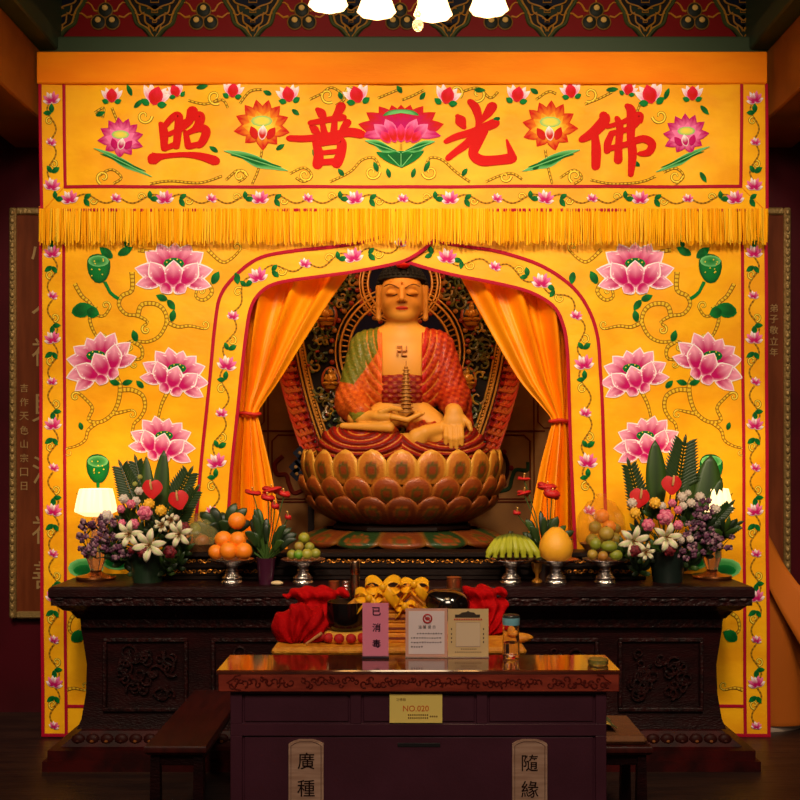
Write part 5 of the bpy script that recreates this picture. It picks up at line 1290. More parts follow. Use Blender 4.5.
tray(601,5.37,'wrapped basket of orange and green fruit standing on the riser behind the mangoes',[(-.055,.06,-.05,AG,.036),(.02,.06,-.06,AG,.038),(.07,.065,-.03,AG,.036),(-.035,.125,-.02,AG,.036),(.04,.13,-.02,AO,.036),(.005,.185,-.0,AO,.04),(.08,.115,.02,AG,.032)],S((215,120,40)),
 ['green apple at the lower left in the right wrapped basket','green apple in the lower middle of the right wrapped basket','green apple at the lower right in the right wrapped basket','green apple in the second layer, left, of the right wrapped basket','orange fruit in the second layer, right, of the right wrapped basket','orange fruit at the top of the right wrapped basket','green apple at the far right behind, in the right wrapped basket'],'fruit in the right wrapped basket',495)
# ------------------------------------------------------------------ altar lamps
glass=mat('amber_glass',S((235,200,170)),.08,trans=.85)
def lamp(px,D,lab,sh):
    root=empty('altar_lamp',(ax(px,D),D,ZA),lab,'lamp','crystal altar lamps')
    q=(ax(px,D),D,ZA)
    b=MB(); b.lathe([(.001,0),(.1,0),(.105,.012),(.1,.02),(.05,.028),(.03,.04),(.03,.05)],32,q); obj('base',b,mat('bronze_base',S((150,90,50)),.22,metal=.9),root,label='round bronze base')
    b=MB(); b.lathe([(.03,.05),(.035,.07),(.05,.11),(.048,.15),(.03,.19),(.022,.25),(.03,.29),(.02,.33),(.018,.35)],24,q,wav=.06,wn=8); obj('stem',b,glass,root,label='faceted glass stem')
    b=MB(); b.lathe([(.055,.335),(.105,.36),(.105,.37),(.1,.4),(.092,.44),(.082,.48),(.078,.48),(.09,.42),(.098,.37),(.055,.345)],40,q,wav=.05,wn=14); b.f=b.f[:-2]; b.m=b.m[:-2]
    obj('lamp_shade',b,mat('glowing_shade',(1,.78,.42),.4,emit=1.7,ecol=(1,.62,.28)),root,label='lit pleated crystal shade')
    li=bpy.data.lights.new('lamp_bulb','POINT'); li.energy=2.2; li.color=(1,.6,.25); li.shadow_soft_size=.05
    lo=bpy.data.objects.new('lamp_bulb',li); COL.objects.link(lo); lo.location=(0,0,.56); lo.parent=root
lamp(96,5.3,'lit crystal lamp with a glowing shade at the left end of the altar table',1)
lamp(712,5.34,'lit crystal lamp mostly hidden by leaves at the right end of the altar table',1)
# ------------------------------------------------------------------ donation cabinet in front
FDp=3.2; ZF=.902
def fx(px,D=FDp): return (px-CX)/F*D
def fzz(py,D=FDp): return EYE-(py-HY)/F*D
cab=empty('donation_cabinet',(fx(419),3.3,0),'dark maroon donation cabinet with a polished carved top in the foreground','cabinet')
topm=mat('polished_top',S((110,50,26)),.07,coat=.8,mix=S((80,30,18)),mscale=6,stretch=(1,5,1),spec=.8)
apm=mat('apron_wood',S((158,62,42)),.35,mix=S((130,46,32)),mscale=9,stretch=(1,1,5),coat=.3)
m=MB(); m.rloft([(ZF-.012,fx(217),fx(620),FDp-.002,3.44),(ZF-.004,fx(216.6),fx(620.4),FDp-.004,3.44),(ZF,fx(217),fx(620),FDp,3.44)]); obj('tabletop',m,topm,cab)
m=MB(); m.box(fx(218),fx(619.5),FDp,3.438,fzz(692),ZF-.012,b=.003); ap=obj('apron',m,apm,cab)
m=MB(); R4=random.Random(2)
for (a,b) in((230,293),(301,358),(362,420),(424,480),(484,540),(548,609)):
    c=(a+b)/2
    for i in range(15):
        x=a+(b-a)*(i+.5)/15; r=R4.uniform(2.2,4.2)*FDp/F; z=fzz(682.5+R4.uniform(-3.2,3.2)); a0=R4.uniform(0,6); tn=R4.choice((-1,1))
        m.tube([(fx(x)+r*(1-.07*t)*math.cos(a0+tn*t*.6),FDp-.001,z+r*(1-.07*t)*math.sin(a0+tn*t*.6)) for t in range(10)],[.0035-.0002*t for t in range(10)],5)
for sg,xx in((1,227),(-1,611)): m.tube([(fx(xx+sg*d),FDp-.0005,fzz(y)) for d,y in((14,675),(8,676),(6,679),(0,682.5),(6,686),(8,689),(14,690))],.0025,5)
obj('apron_carving',m,mat('dark_incised',S((92,28,20)),.55,spec=.1),ap,label='dark carved foliage band')
bodym=mat('maroon_cabinet',S((76,34,50)),.42,mix=S((68,29,43)),mscale=5,coat=.1,bump=.06,bscale=120)
m=MB(); zb_=0
m.box(fx(229),fx(608),FDp+.035,3.42,.0,fzz(692),b=.003); obj('body',m,bodym,cab)
m=MB(); yb=FDp+.035
# face frame: rails and stiles
for (a,b,c,d) in((229,608,692,695),(229,608,726,738),(229,241,695.02,725.98),(597,608,695.02,725.98),(229,241,738.02,1000),(597,608,738.02,1000),(350,361,695.02,725.98),(477,488,695.02,725.98)):
    m.box(fx(a),fx(b),yb-.012,yb+.005,max(.0,fzz(d)),fzz(c),b=.0015)
obj('face_frame',m,bodym,cab)
for a,b in((243,348),(363,475),(490,595)):
    m=MB(); m.box(fx(a),fx(b),yb-.006,yb+.003,fzz(724),fzz(697),b=.002); obj('drawer',m,bodym,cab)
m=MB(); m.box(fx(243),fx(595),yb-.006,yb+.003,.05,fzz(740),b=.002); dr=obj('door',m,bodym,cab,label='plain front panel')
m=MB(); m.box(fx(397.5),fx(440.5),yb-.009,yb-.0055,fzz(749.5),fzz(745.5),b=.001); obj('slot',m,mat('black_slot',(.004,.003,.004),.6),dr,label='black coin slot')
# labels
def plaque(px,chars,lab):
    x0,x1=fx(px-17.6),fx(px+17.6); xc=fx(px); zt_=fzz(741.5); zb2=.30
    root=empty('wooden_plaque',(xc,yb-.008,zb2),lab,'plaque','pale wooden plaques on the cabinet front')
    m=MB(); hw=(x1-x0)/2
    out=[(x0,zb2),(x1,zb2),(x1,zt_-.014),(xc+hw*.75,zt_-.006),(xc+hw*.4,zt_),(xc-hw*.4,zt_),(xc-hw*.75,zt_-.006),(x0,zt_-.014)]
    m.prism(out,yb-.018,yb-.006); obj('board',m,mat('pale_wood',S((188,152,128)),.55,mix=S((165,128,105)),mscale=8,stretch=(1,1,9)),root)
    m=MB(); i_=[(xc+(x-xc)*.86,zb2+(z-zb2)*.985) for x,z in out]; m.tube([(x,yb-.0185,z) for x,z in i_],.0009,4,closed=True,col=S((70,40,30)))
    for ch,y in chars:
        put_text(m,ch,(xc,yb-.0192,fzz(y)),17*FDp/F,S((35,18,16)),bold=.006)
    obj('lettering',m,paint,root,label='black characters',smooth=False)
plaque(305.5,[('廣',762.5),('種',790)],'pale arched plaque with black characters on the left half of the cabinet front')
plaque(530.5,[('隨',764.5),('緣',791)],'pale arched plaque with black characters on the right half of the cabinet front')
m=MB(); m.box(fx(389.5),fx(442.5),yb-.016,yb-.013,fzz(724.5),fzz(695.5)); crd=obj('notice_card',m,mat('yellow_card',S((255,228,120)),.5)); setp(crd,'yellow card reading NO.020 on the cabinet front','card')
m=MB(); yy=yb-.0166
put_text(m,'NO.020',(fx(416),yy,fzz(710)),6*FDp/F,S((225,110,40)),bold=.01,wfit=26*FDp/F)
put_text(m,'功德箱',(fx(401),yy,fzz(701)),3*FDp/F,S((120,80,30)))
for (a,b,y) in((408,428,716.5),(408,428,719.5),(430,437,718)):
    x=a
    while x<b: m.box(fx(x),fx(x+1.3),yy-.0002,yy,fzz(y+.8),fzz(y-.8),col=S((120,80,30))); x+=2.1
obj('printing',m,paint,crd,label='orange number and small brown print',smooth=False)
# pink sign
def easel(x0,x1,y0,y1,D,colr,name,lab,cat,zbase=ZF):
    pass
D1=3.385
sg=empty('pink_table_sign',(fx(376,D1),D1+.02,ZF),'pink upright table sign with three black characters','sign')
hz=fzz(603,D1)
m=MB(); m.box(fx(362.5,D1),fx(388.5,D1),D1,D1+.003,ZF+.008,hz); obj('card',m,mat('pink_card',S((240,140,170)),.45),sg,label='pink card')
m=MB(); m.box(fx(362,D1),fx(389,D1),D1-.012,D1+.03,ZF+.0005,ZF+.008,b=.001); obj('holder_base',m,mat('dark_acrylic',S((60,50,60)),.2),sg)
m=MB()
for ch,y in(('已',611.3),('消',627.5),('毒',643.5)): put_text(m,ch,(fx(376.5,D1),D1-.0012,fzz(y,D1)),8.4*D1/F,S((50,25,45)),bold=.02)
obj('lettering',m,paint,sg,smooth=False,label='black characters')
# double notice stand
D2=3.395
nt_=empty('notice_stand',(fx(447,D2),D2,ZF),'double cream notice stand with printed text and emblem, between the pink sign and glass bottle','sign')
def slab(mb,x0,x1,y0,y1,D,col,t=.003,o=0): mb.box(fx(x0,D),fx(x1,D),D-o,D-o+t,fzz(y1,D),fzz(y0,D),col=col)
cream=mat('printed_paper',attr=True,rough=.4)
m=MB(); slab(m,405.5,447.5,608.5,656.5,D2,S((225,170,150)),.004); slab(m,408.5,444.5,611,654,D2,S((240,225,225)),.001,.0012)
l=obj('left_leaf',m,cream,nt_,label='white notice with pinkish border')
m=MB()
q=(fx(427.5,D2),D2-.0022,fzz(618.5,D2)); n=20
m.tube([(q[0]+4.2*D2/F*math.cos(t/n*2*PI),q[1],q[2]+4.2*D2/F*math.sin(t/n*2*PI)) for t in range(n)],.0028,5,closed=True,col=S((190,60,60)))
m.ball(q,(.009,.001,.006),10,5,col=S((190,70,70))); m.tube([(q[0]-.011,q[1]-.001,q[2]+.009),(q[0]+.011,q[1]-.001,q[2]-.009)],.0015,4,col=S((190,60,60)))
put_text(m,'溫 馨 提 示',(fx(427,D2),D2-.0022,fzz(627,D2)),3.4*D2/F,S((60,50,55)),bold=.0)
R5=random.Random(9)
for r_,(a,b) in enumerate(((417,442),(411,442),(411,442),(411,421))):
    x=a; y=633.5+4.4*r_
    while x<b:
        w=R5.uniform(1.2,1.9); m.box(fx(x,D2),fx(x+w,D2),D2-.0017,D2-.0014,fzz(y+R5.uniform(.5,.9),D2),fzz(y-R5.uniform(.4,.9),D2),col=S((120,105,110))); x+=w+1.0
obj('printing',m,paint,l,label='small grey print under a round red emblem',smooth=False)
m=MB(); slab(m,448,488.5,609,656.5,D2,S((226,196,140)),.004); r_=obj('right_leaf',m,cream,nt_,label='cream leaf with a roof drawing')
m=MB(); 
pts=[(455,617.5),(455,614.5),(459,614.5),(462,612.5),(466,612),(468,610.8),(470,612),(474,612.5),(476,614.5),(480,614.5),(480,617.5)]
m.prism([(fx(x,D2),fzz(y,D2)) for x,y in pts],D2-.0014,D2-.0002,col=S((70,60,50)))
x=454
while x<481: m.box(fx(x,D2),fx(x+1.6,D2),D2-.0014,D2-.0002,fzz(620.2,D2),fzz(618.6,D2),col=S((200,60,45))); x+=2.4
for xx in(451.5,483.5):
    for y in(629,634,638,642): m.box(fx(xx,D2)-.0018,fx(xx,D2)+.0018,D2-.0014,D2-.0002,fzz(y+.8,D2),fzz(y-.8,D2),col=S((60,45,45)))
m.box(fx(456,D2),fx(480,D2),D2-.0012,D2-.0002,fzz(646.5,D2),fzz(622.5,D2),col=S((228,205,170)))
m.tube([(fx(a,D2),D2-.0014,fzz(b,D2)) for a,b in((456,622.5),(480,622.5),(480,646.5),(456,646.5))],.0006,4,closed=True,col=S((150,110,130)))
for (a,b,y) in((461,476,649),(455,482,652)):
    x=a
    while x<b: m.box(fx(x,D2),fx(x+1,D2),D2-.0012,D2-.0002,fzz(y+.6,D2),fzz(y-.5,D2),col=S((150,120,90))); x+=1.8
obj('printing',m,paint,r_,smooth=False,label='roof drawing, red line and small marks around a blank square')
m=MB(); m.box(fx(405,D2),fx(489,D2),D2-.012,D2+.025,ZF+.0005,ZF+.0035,b=.001); obj('clear_base',m,mat('clear_acrylic',S((230,220,210)),.1,trans=.7),nt_)
# glass bottle
D3=3.395; q=(fx(511,D3),D3,ZF+.0005); k3=D3/F
gb=empty('glass_bottle',q,'clear glass water bottle with a pale blue lid band, right of the notice stand','bottle')
clear=mat('clear_glass',(1,.97,.95),.03,trans=1.)
m=MB(); m.lathe([(.001,0),(.027,0),(.029,.006),(.029,.058),(.028,.062),(.028,.115),(.0255,.115),(.0255,.064),(.0262,.058),(.026,.012),(.001,.01)],28,q); obj('glass_body',m,clear,gb)
m=MB(); m.lathe([(.001,.112),(.029,.112),(.0295,.116),(.0295,.134),(.029,.136),(.001,.136)],28,q); obj('lid_band',m,mat('pale_blue_plastic',S((120,185,200)),.35),gb,label='pale blue lid')
m=MB(); m.lathe([(.001,.1365),(.029,.1365),(.029,.142),(.027,.145),(.001,.146)],28,q); obj('lid_cap',m,mat('smoked_cap',S((50,60,60)),.2),gb)
m=MB(); m.lathe([(.001,.012),(.0255,.013),(.0255,.05),(.001,.0505)],24,q); obj('water',m,mat('water',(1,1,1),.02,trans=1.),gb)
# small glass dish with cakes at right end of the top
D4=3.28; q=(fx(598,D4),D4,ZF+.0005)
m=MB(); m.lathe([(.001,0),(.03,0),(.033,.004),(.034,.02),(.031,.02),(.029,.006),(.001,.004)],24,q); o=obj('glass_dish',m,mat('green_tinted_glass',S((200,200,120)),.1,trans=.8)); setp(o,'small shallow glass dish at the right end of the cabinet top','dish')
# ------------------------------------------------------------------ offering stand behind the cabinet, with yellow cloth
SD0,SD1=3.62,4.15; ZS=EYE-(648-HY)/F*SD0
sd=empty('offering_stand',((ax(399,3.9)),3.9,0),'low wooden stand with yellow cloth-covered top between cabinet and altar','stand')
xl,xr=(271-CX)/F*SD0,(527-CX)/F*SD0
m=MB(); m.box(xl+.02,xr-.02,SD0+.01,SD1,ZS-.06,ZS-.03,b=.005); obj('tabletop',m,wood,sd)
for a in(xl+.03,xr-.07):
    for b in(SD0+.03,SD1-.06): m=MB(); m.box(a,a+.04,b,b+.04,0,ZS-.06,b=.004); obj('leg',m,wood,sd)
yc=mat('yellow_brocade',S((235,160,40)),.55,bump=.6,bscale=90,mix=S((215,130,25)),mscale=30)
m=MB(); m.box(xl,xr,SD0,SD1,ZS-.03,ZS,b=.012); o=obj('yellow_cushion_mat',m,yc); setp(o,'thick yellow brocade mat covering the offering stand','mat')
def sp(px,py,D): return Vector(P(px,py,D))
# folded cloth bundles
def cloth_blob(name,prims,lo,hi,h,amp,mat_,lab,cat,freq=60,zc=None):
    b=MB()
    def f(X,Y,Z):
        d=union(X,Y,Z,prims,.02); a=np.arctan2(X-lo[0]-(hi[0]-lo[0])/2,Z-lo[2])
        d=d+amp*1.5*np.sin(a*11+Y*freq*.5+X*35+2*np.sin(Z*30))+amp*.8*np.sin(X*freq*1.3+Z*freq*.9+2*np.sin(Y*25))
        return np.maximum(d,zc-Z) if zc is not None else d
    addsurf(b,f,lo,hi,h); o=obj(name,b,mat_,auto=80); setp(o,lab,cat); return o
c1=sp(302,632,3.75); c2=sp(315,607,3.95)
z0=ZS+.0006
cloth_blob('red_bundle',[('e',(c1[0]-.05,3.76,z0+.05),(.07,.07,.065)),('e',(c1[0]+.035,3.74,z0+.06),(.06,.06,.07)),('c',(c1[0],3.73,z0+.11),(c1[0]+.06,3.75,z0+.06),.03,.04),('c',(c1[0]-.015,3.71,z0+.12),(c1[0]-.03,3.71,z0+.02),.02,.025)],(c1[0]-.16,3.64,z0-.01),(c1[0]+.14,3.88,z0+.19),.0045,.004,redcloth,'crumpled red cloth bundle at the left end of the yellow mat','cloth bundle',zc=z0)
cloth_blob('red_cushion',[('e',(c2[0],3.98,z0+.145),(.12,.06,.03)),('e',(c2[0],3.98,z0+.08),(.10,.055,.05)),('e',(c2[0],3.98,z0+.03),(.11,.06,.04))],(c2[0]-.15,3.9,z0-.01),(c2[0]+.15,4.06,z0+.2),.005,.003,redcloth,'stack of red folded cloth behind the crumpled bundle','folded cloth',zc=z0)
c3=sp(482,628,3.95)
cloth_blob('red_cushion',[('e',(c3[0],3.95,z0+.155),(.085,.06,.026)),('e',(c3[0]+.015,3.95,z0+.105),(.09,.065,.032)),('e',(c3[0],3.94,z0+.055),(.09,.07,.034)),('e',(c3[0]+.02,3.93,z0+.02),(.09,.075,.03))],(c3[0]-.13,3.83,z0-.01),(c3[0]+.15,4.06,z0+.22),.005,.003,redcloth,'pile of red folded cloths behind the notice stand, on the right','folded cloth',zc=z0)
# round bowl bell on checked cushion
cb=sp(346,628,3.74)
bb=MB(); bb.lathe([(.001,0),(.085,0),(.098,.012),(.1,.024),(.092,.04),(.001,.042)],30,(cb[0],3.76,z0),cols=[S((230,170,60))]*6,sy=.8)
for k in range(14):
    a=2*PI*k/14; bb.ball((cb[0]+.098*math.cos(a),3.76+.08*math.sin(a),z0+.022),(.02,.018,.018),8,6,col=S((185,15,20)))
o=obj('bell_cushion',bb,mat('brocade_cushion',attr=True,rough=.7)); setp(o,'round yellow cushion with red diamonds under the black bowl bell','cushion')
bb=MB(); bb.lathe([(.001,0),(.055,.001),(.07,.015),(.075,.04),(.074,.085),(.072,.105),(.068,.105),(.069,.08),(.069,.04),(.06,.015),(.001,.01)],36,(cb[0],3.76,z0+.043)); o=obj('bowl_bell',bb,mat('black_bronze',S((18,14,16)),.16,metal=.4,coat=.5)); setp(o,'black bowl-shaped bell on a checked cushion, left of the pink sign','bell')
# wooden fish
cw=sp(447,607,3.85)
bb=MB(); bb.lathe([(.001,0),(.075,0),(.085,.02),(.07,.05),(.001,.055)],28,(cw[0]-.0,3.86,z0)); o=obj('yellow_cushion',bb,yc); setp(o,'yellow round cushion under the black wooden fish','cushion')
bb=MB()
def fishf(X,Y,Z):
    d=ell(X,Y,Z,(0,0,0),(.085,.07,.062)); d=smin(d,ell(X,Y,Z,(-.05,0,.03),(.04,.04,.03)),.02)
    return np.maximum(d,-(np.maximum(np.abs(Z+.012)-.004,-(Y+.01))))
addsurf(bb,fishf,(-.12,-.09,-.08),(.1,.09,.09),.0045,lambda v:v+np.array([cw[0]+.005,3.86,z0+.118])); o=obj('wooden_fish',bb,mat('black_lacquer_fish',S((14,9,9)),.12,coat=.8)); setp(o,'shiny black lacquered wooden fish drum behind the notice stand','wooden fish')
# stack of yellow wrapped books in the middle
cx_=ax(397,3.8)*1.0
for k in range(4):
    bb=MB(); w=.10-.004*k; zz=z0+.036*k; bb.box(cx_-.085+.004*k,cx_+.08,3.72+.004*k,3.92,zz,zz+.034,b=.004); o=obj('wrapped_book',bb,yc if k%2==0 else mat('golden_yellow_cloth',S((225,140,25)),.5,bump=.4,bscale=50)); setp(o,['bottom yellow wrapped sutra book of the stack behind the signs','second yellow wrapped sutra book from the bottom of the stack','third yellow wrapped sutra book from the bottom of the stack','topmost yellow wrapped sutra book of the stack behind the signs'][k],'book','yellow wrapped books stacked behind the signs')
    m2=MB(); m2.box(cx_-.082+.004*k,cx_+.076,3.7175+.004*k,3.722+.004*k,zz+.012,zz+.02); obj('page_edge',m2,mat('reddish_pages',S((120,50,25)),.7),o,label='reddish page edge')
# tilted wrapped books with bows
def tilted(x0,y0,x1,y1,D,w,t,lab,dark):
    a,b=sp(x0,y0,D),sp(x1,y1,D); d=(b-a); L=d.length; d.normalize(); up=Vector((0,-.35,1)).normalized(); n=d.cross(Vector((0,1,0))).normalized()
    bb=MB(); M=Matrix((( d.x,0,n.x,a.x),(0,1,0,a.y),(d.z,0,n.z,a.z),(0,0,0,1)))
    bb.box(0,L,-w/2,w/2,-t,t,b=.004); bb.xf(M)
    r=obj('wrapped_scroll_box',bb,yc); setp(r,lab,'wrapped box','yellow wrapped boxes leaning together')
    b2=MB(); b2.box(.01,L-.01,-w/2-.0025,-w/2,-t*.35,t*.35,col=dark); 
    for k in range(3): b2.box(L*(.2+.26*k),L*(.28+.26*k),-w/2-.004,-w/2,-t*.2,t*.2,col=S((190,50,20)))
    b2.xf(M); obj('side_label',b2,paint,r,label='strip with red marks')
    b3=MB()
    for f_ in(.25,.75): b3.box(L*f_-.012,L*f_+.012,-w/2-.003,w/2+.003,-t-.003,t+.003,b=.002)
    b3.xf(M); obj('ribbon',b3,mat('yellow_ribbon',S((250,180,25)),.4,spec=.3),r)
    return r
tilted(339,622,377,590,3.80,.07,.03,'yellow wrapped box with red marks leaning up from the left',S((170,90,20)))
tilted(395,588,428,622,3.80,.07,.03,'yellow wrapped box with grey side leaning up from the right',S((165,140,130)))
tilted(407,584,440,612,3.88,.05,.02,'thin yellow wrapped box lying above the right leaning box',S((170,90,20)))
# bows
rb=mat('yellow_ribbon')
def bow(px,py,D,sz,lab,a=0):
    c=sp(px,py,D); r=empty('ribbon_bow',c,lab,'ribbon bow','yellow ribbon bows on the wrapped boxes')
    for s_ in(-1,1):
        b=MB()
        def fn(u,v):
            t=u*2*PI; x=s_*sz*(.55-.55*math.cos(t)); z=sz*.42*math.sin(t)*(.4+.6*math.sin(u*PI)); y=(v-.5)*sz*.8
            X=x*math.cos(a*s_)-z*math.sin(a*s_); Z=x*math.sin(a*s_)+z*math.cos(a*s_)
            return (c.x+X,c.y+.6*y-.01*math.sin(3*t),c.z+Z+.5*y)
        b.grid(fn,20,5); obj('loop',b,rb,r,solid=.0015)
        b=MB(); b.grid(lambda u,v:(c.x+s_*sz*(.1+.8*u)+(v-.5)*sz*.3,c.y-.012-.01*math.sin(u*4),c.z-sz*(.1+.95*u)+(v-.5)*sz*.6),8,3); obj('tail',b,rb,r,solid=.0015)
    b=MB(); b.ball((c.x,c.y-.012,c.z),(.014,.014,.016),10,8); obj('knot',b,rb,r)
bow(383,587,3.72,.062,'large yellow ribbon bow at the peak of the leaning boxes',.2)
bow(369,598,3.71,.05,'yellow ribbon bow halfway down the left leaning box',.35)
bow(414,584,3.74,.05,'yellow ribbon bow at the top of the right leaning box',-.15)
bow(405,606,3.72,.036,'small yellow ribbon bow on the inner side of the right leaning box',0)
# flasks
def flask(px,ytop,D,r,lab,kind):
    q=(ax(px,D),D,z0); H=EYE-(ytop-HY)/F*D-z0
    root=empty('drinking_flask',q,lab,'flask','drinking bottles at the back of the offering stand')
    if kind=='steel':
        b=MB(); b.lathe([(.001,0),(r,0),(r*1.02,.01),(r,H*.75),(r*.9,H*.78),(r*.9,H*.8)],24,q); obj('steel_body',b,mat('brushed_steel',S((170,140,110)),.25,metal=1.),root)
        b=MB(); b.lathe([(r*.95,H*.8),(r,H*.82),(r,H*.98),(r*.9,H),(.001,H)],24,q); obj('cap',b,mat('brushed_steel'),root)
    elif kind=='dark':
        b=MB(); b.lathe([(.001,0),(r,0),(r,H*.7),(r*.7,H*.76)],24,q); obj('dark_body',b,mat('dark_bottle',S((20,24,20)),.15,coat=.4),root)
        b=MB()
        for k in range(3): b.lathe([(r*.7,H*(.76+.075*k)),(r*.78,H*(.78+.075*k)),(r*.78,H*(.81+.075*k)),(r*.7,H*(.83+.075*k))],20,q)
        obj('cap',b,silver,root,label='ribbed metal cap')
    else:
        b=MB(); b.lathe([(.001,0),(r,0),(r,H*.82),(r*.93,H*.82),(r*.93,.01),(.001,.01)],24,q); obj('glass_body',b,mat('amber_bottle_glass',S((230,190,130)),.06,trans=.9),root)
        b=MB(); b.lathe([(.001,H*.8),(r*1.03,H*.8),(r*1.03,H),(.001,H*1.003)],24,q); obj('cap',b,mat('copper_cap',S((190,120,75)),.3,metal=.9),root)
        b=MB(); b.lathe([(.001,.012),(r*.9,.012),(r*.9,H*.5),(.001,H*.502)],20,q); obj('tea',b,mat('tea',S((190,120,40)),.1,trans=.6),root)
flask(334,581,4.05,.021,'clear glass bottle with copper cap, leftmost of the flasks','glass')
flask(346,580,4.0,.019,'dark bottle with a ribbed metal cap between two flasks on the left','dark')
flask(355,561,4.08,.02,'tall slim steel flask, tallest on the offering stand','steel')
flask(454,577,4.02,.029,'wide glass bottle with copper cap right of the leaning boxes','glass')
# gold bits at right of the mat
b=MB(); q=sp(520,648,3.72); b.ball((q.x,3.72,z0+.018),(.05,.03,.018),12,8); b.ball((q.x-.03,3.73,z0+.03),(.03,.026,.028),12,8); o=obj('yellow_cloth_fold',b,yc); setp(o,'crumpled yellow cloth at the right end of the mat, behind the glass bottle','cloth')
# wooden mallet
b=MB(); b.tube([sp(306,645,3.66)+Vector((0,0,.004)),sp(322,633,3.66)],[.004,.006],8); o=obj('striker',b,mat('light_wood',S((200,140,80)),.5)); o['label']='short wooden striker leaning on the crumpled red bundle'; o['category']='striker'
# ------------------------------------------------------------------ benches
def bench(x0,x1,y0,y1,z,lab,name):
    r=empty(name,((x0+x1)/2,(y0+y1)/2,0),lab,'bench')
    m=MB(); m.rloft([(z-.035,x0+.012,x1-.012,y0+.012,y1-.012),(z-.022,x0,x1,y0,y1),(z-.006,x0,x1,y0,y1),(z,x0+.004,x1-.004,y0+.004,y1-.004)]); obj('seat',m,mat('bench_wood',S((62,16,12)),.35,mix=S((46,11,9)),mscale=5,stretch=(6,1,1),coat=.15,spec=.3),r)
    m=MB(); m.box(x0+.03,x1-.03,y0+.04,y1-.04,z-.085,z-.035,b=.003); obj('apron',m,wood,r)
    for a in(x0+.02,x1-.055):
        for b in(y0+.03,y1-.065): m=MB(); m.rloft([(0,a-.006,a+.04,b-.006,b+.04),(z-.035,a,a+.035,b,b+.035)]); obj('leg',m,wood,r)
    return r
bench(-1.02,-.775,3.9,4.84,.45,'long narrow dark bench pointing toward the altar, left of the donation cabinet','bench')
bench(.66,1.0,4.03,4.42,.41,'small dark stool half hidden behind the donation cabinet on the right','stool')
m=MB(); m.box(.68,.985,4.05,4.40,.411,.445,b=.015); o=obj('seat_cushion',m,mat('brown_cushion',S((105,62,28)),.8,bump=.5,bscale=40)); setp(o,'flat brown cushion on the small stool','cushion')
m=MB(); 
def tart(u,v): return S((70,74,30)) if int(u*8)%2 else (S((120,50,30)) if int(v*6)%2 else S((160,130,50)))
m.grid(lambda u,v:(.68+.19*u,4.1+.2*v,.4465+.055*math.sin(u*PI*.62+.9)*(1-.2*v)+.004*math.sin(9*v+8*u)),24,16,colf=tart)
o=obj('tartan_cloth',m,mat('tartan',attr=True,rough=.8),solid=.004); setp(o,'folded checked cloth lying on the brown stool cushion','cloth')
# ------------------------------------------------------------------ orange draped cloth at right
r_=empty('draped_object',(2.1,5.86,0),'orange cloth draped over a bell-shaped object beside the right curtain','draped object')
m=MB(); n=96
prf=[(.02,1.32),(.10,1.28),(.2,1.12),(.30,.92),(.38,.72),(.43,.5),(.47,.28),(.5,.06),(.5,.05)]
PRr=crom(prf,5); vs=[]
for k,(r,z) in enumerate(PRr):
    amp=.05*min(1,(1.32-z)/.8)
    for i in range(n):
        a=2*PI*i/n; rr=r*(1+amp*math.sin(11*a+.8*math.sin(3*a))); vs.append((1.93+rr*math.cos(a),5.88+rr*.4*math.sin(a),z))
m.add(vs,[(k*n+i,(k+1)*n+i,(k+1)*n+(i+1)%n,k*n+(i+1)%n) for k in range(len(PRr)-1) for i in range(n)])
obj('orange_cloth',m,mat('orange_cloth',S((160,82,22)),.7,spec=.1,bump=.3,bscale=12),r_,solid=.004)
m=MB(); m.lathe([(.001,0),(.36,0),(.37,.02),(.36,.045),(.001,.047)],40,(1.98,5.88,0),sy=.5); obj('white_base',m,mat('white_stone',S((170,150,135)),.4),r_,label='white stone base')
m=MB(); m.grid(lambda u,v:(2.02+.30*u-.06*v+.24*math.sin(u*PI*.5)*.3,5.66-.02+.05*math.sin(u*5),1.22-.62*u**.8-.12*v-.2*u*v),24,6); obj('sash',m,mat('orange_sash',S((186,98,26)),.6,spec=.15),r_,solid=.003)
# ------------------------------------------------------------------ chandelier
CHx=ax(413,2.8); CHy=2.75; zs=2.94
ch=empty('chandelier',(CHx,CHy,zs),'crystal chandelier with frosted glass bell shades above the altar area','chandelier')
brs=mat('brass',S((190,150,80)),.25,metal=1.)
m=MB(); m.lathe([(.001,-.0),(.02,.01),(.04,.05),(.03,.09),(.05,.16),(.06,.2),(.03,.26),(.015,.35),(.012,1.45),(.05,1.455),(.05,1.46)],20,(CHx,CHy,2.95)); obj('column',m,brs,ch)
shm=mat('frosted_shade',(1,.86,.6),.4,emit=3.2,ecol=(1,.6,.24))
def shade(x,y):
    d=Vector((x-CHx,y-CHy,0)); 
    m=MB(); m.tube(crom([(CHx,CHy,3.1),(CHx+d.x*.4,CHy+d.y*.4,3.02),(CHx+d.x*.85,CHy+d.y*.85,3.06),(x,y,3.14),(x,y,3.08)],6),.008,8); obj('arm',m,brs,ch)
    m=MB(); m.lathe([(.016,.125),(.026,.118),(.034,.09),(.04,.05),(.05,.02),(.058,.0),(.056,.0),(.047,.02),(.036,.05),(.03,.09),(.014,.115)],32,(x,y,zs),wav=.04,wn=8); m.f=m.f[:-2]; m.m=m.m[:-2]; obj('glass_shade',m,shm,ch,label='lit frosted bell shade')
for px,D in((328,3.0),(376.5,3.045),(433,3.065),(489,3.03)): shade(ax(px,D),D)
for k in range(5): a=PI+PI*(k+.5)/5; shade(CHx+.33*math.cos(a),CHy+.1+.33*math.sin(a))
cr=mat('crystal',(1,.85,.6),.02,trans=.9,emit=.25,ecol=(1,.6,.25))
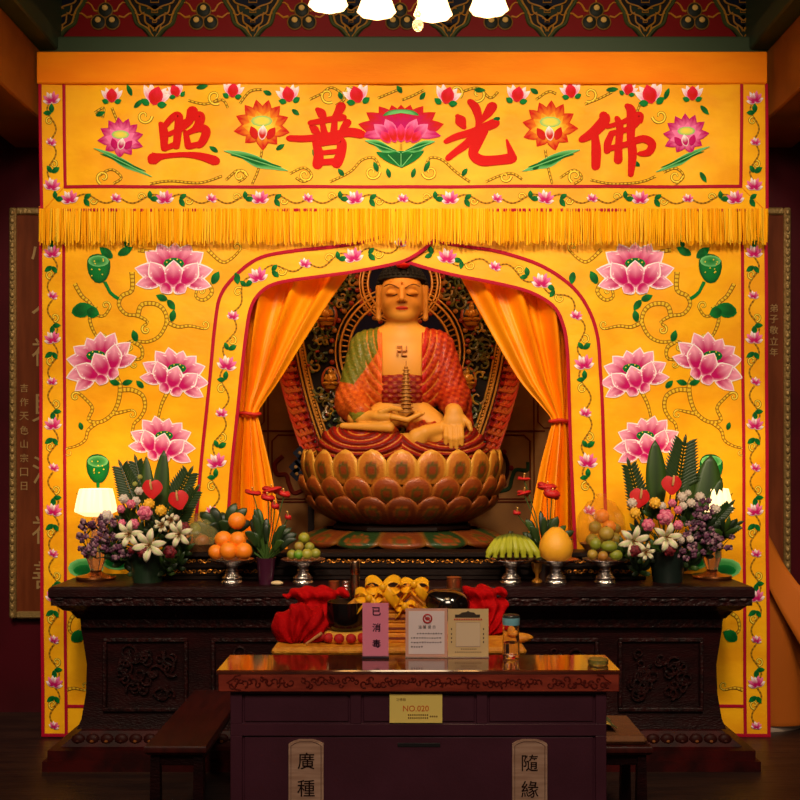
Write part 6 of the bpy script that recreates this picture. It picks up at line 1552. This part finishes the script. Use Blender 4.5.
m=MB(); q=(ax(418,2.8),2.8,1.6+.427*2.8); m.ball(q,(.016,.016,.019),8,6); m.tube([(q[0],q[1],q[2]+.018),(q[0],q[1],q[2]+.17)],.002,5); m.ball((q[0],q[1],q[2]+.03),(.008,.008,.01),6,5); obj('crystal_drop',m,cr,ch,smooth=False,label='hanging crystal ball')
for (x,D) in((394,3.0),(412,2.95),(440,2.9)):
    m=MB(); q=(ax(x,D),D,2.985); m.ball(q,(.009,.009,.014),6,5); m.tube([(q[0],q[1],q[2]),(q[0],q[1],q[2]+.1)],.0015,4); obj('crystal_drop',m,cr,ch,smooth=False)
# ------------------------------------------------------------------ lights
def light(kind,loc,energy,col,size=.1,target=None,spot=None,blend=.5,sizey=None):
    l=bpy.data.lights.new('scene_light',kind); l.energy=energy; l.color=col
    if kind=='AREA':
        l.size=size
        if sizey: l.shape='RECTANGLE'; l.size_y=sizey
    else: l.shadow_soft_size=size
    if kind=='SPOT': l.spot_size=math.radians(spot); l.spot_blend=blend
    o=bpy.data.objects.new('scene_light',l); COL.objects.link(o); o.location=loc
    if target: o.rotation_euler=(Vector(target)-Vector(loc)).to_track_quat('-Z','Y').to_euler()
    return o
warm=(1,.82,.58)
for sx in(-1.3,1.3): light('SPOT',(sx,1.6,4.2),430,warm,.25,(sx*.75,5.6,1.75),62,.6)  # unseen spots added to light the hangings evenly from the front
light('SPOT',(0,1.6,4.2),300,warm,.25,(0,5.6,3.2),64,.7)  # unseen spot added to brighten the valance and header strip
for sx in(-1,1): light('SPOT',(sx*2.2,2.6,3.3),150,warm,.2,(sx*1.98,5.6,.9),34,.8)  # unseen side spots added to lift the low outer edges of the curtains
light('AREA',(0,-.2,4.2),130,(1,.78,.6),1.4,(0,3.4,.8))  # unseen area light added behind the camera to brighten the cabinet and signs
light('POINT',(CHx,CHy,2.86),16,(1,.72,.42),.2)
# unseen warm lights added inside the alcove to light the statue, without fixtures
light('AREA',(BX,5.78,2.98),7,(1,.6,.25),1.2,(BX,6.3,1.75),sizey=.2)
light('POINT',(-1.15,6.5,3.1),7,(1,.55,.2),.15); light('POINT',(1.15,6.5,3.1),7,(1,.55,.2),.15)
w=bpy.data.worlds.new('w'); SC.world=w; w.use_nodes=True; w.node_tree.nodes['Background'].inputs[0].default_value=(1,.6,.4,1); w.node_tree.nodes['Background'].inputs[1].default_value=.05
# ------------------------------------------------------------------ camera
cd=bpy.data.cameras.new('camera'); cam=bpy.data.objects.new('camera',cd); COL.objects.link(cam)
cam.location=(0,0,EYE); cam.rotation_euler=(PI/2,0,0); cd.sensor_width=36; cd.lens=F/800*36
cd.shift_x=(400-CX)/800; cd.shift_y=(HY-400)/800; cd.clip_end=100
SC.camera=cam
vs_=SC.view_settings; vs_.view_transform='Standard'; vs_.look='None'; vs_.gamma=1; vs_.exposure=0
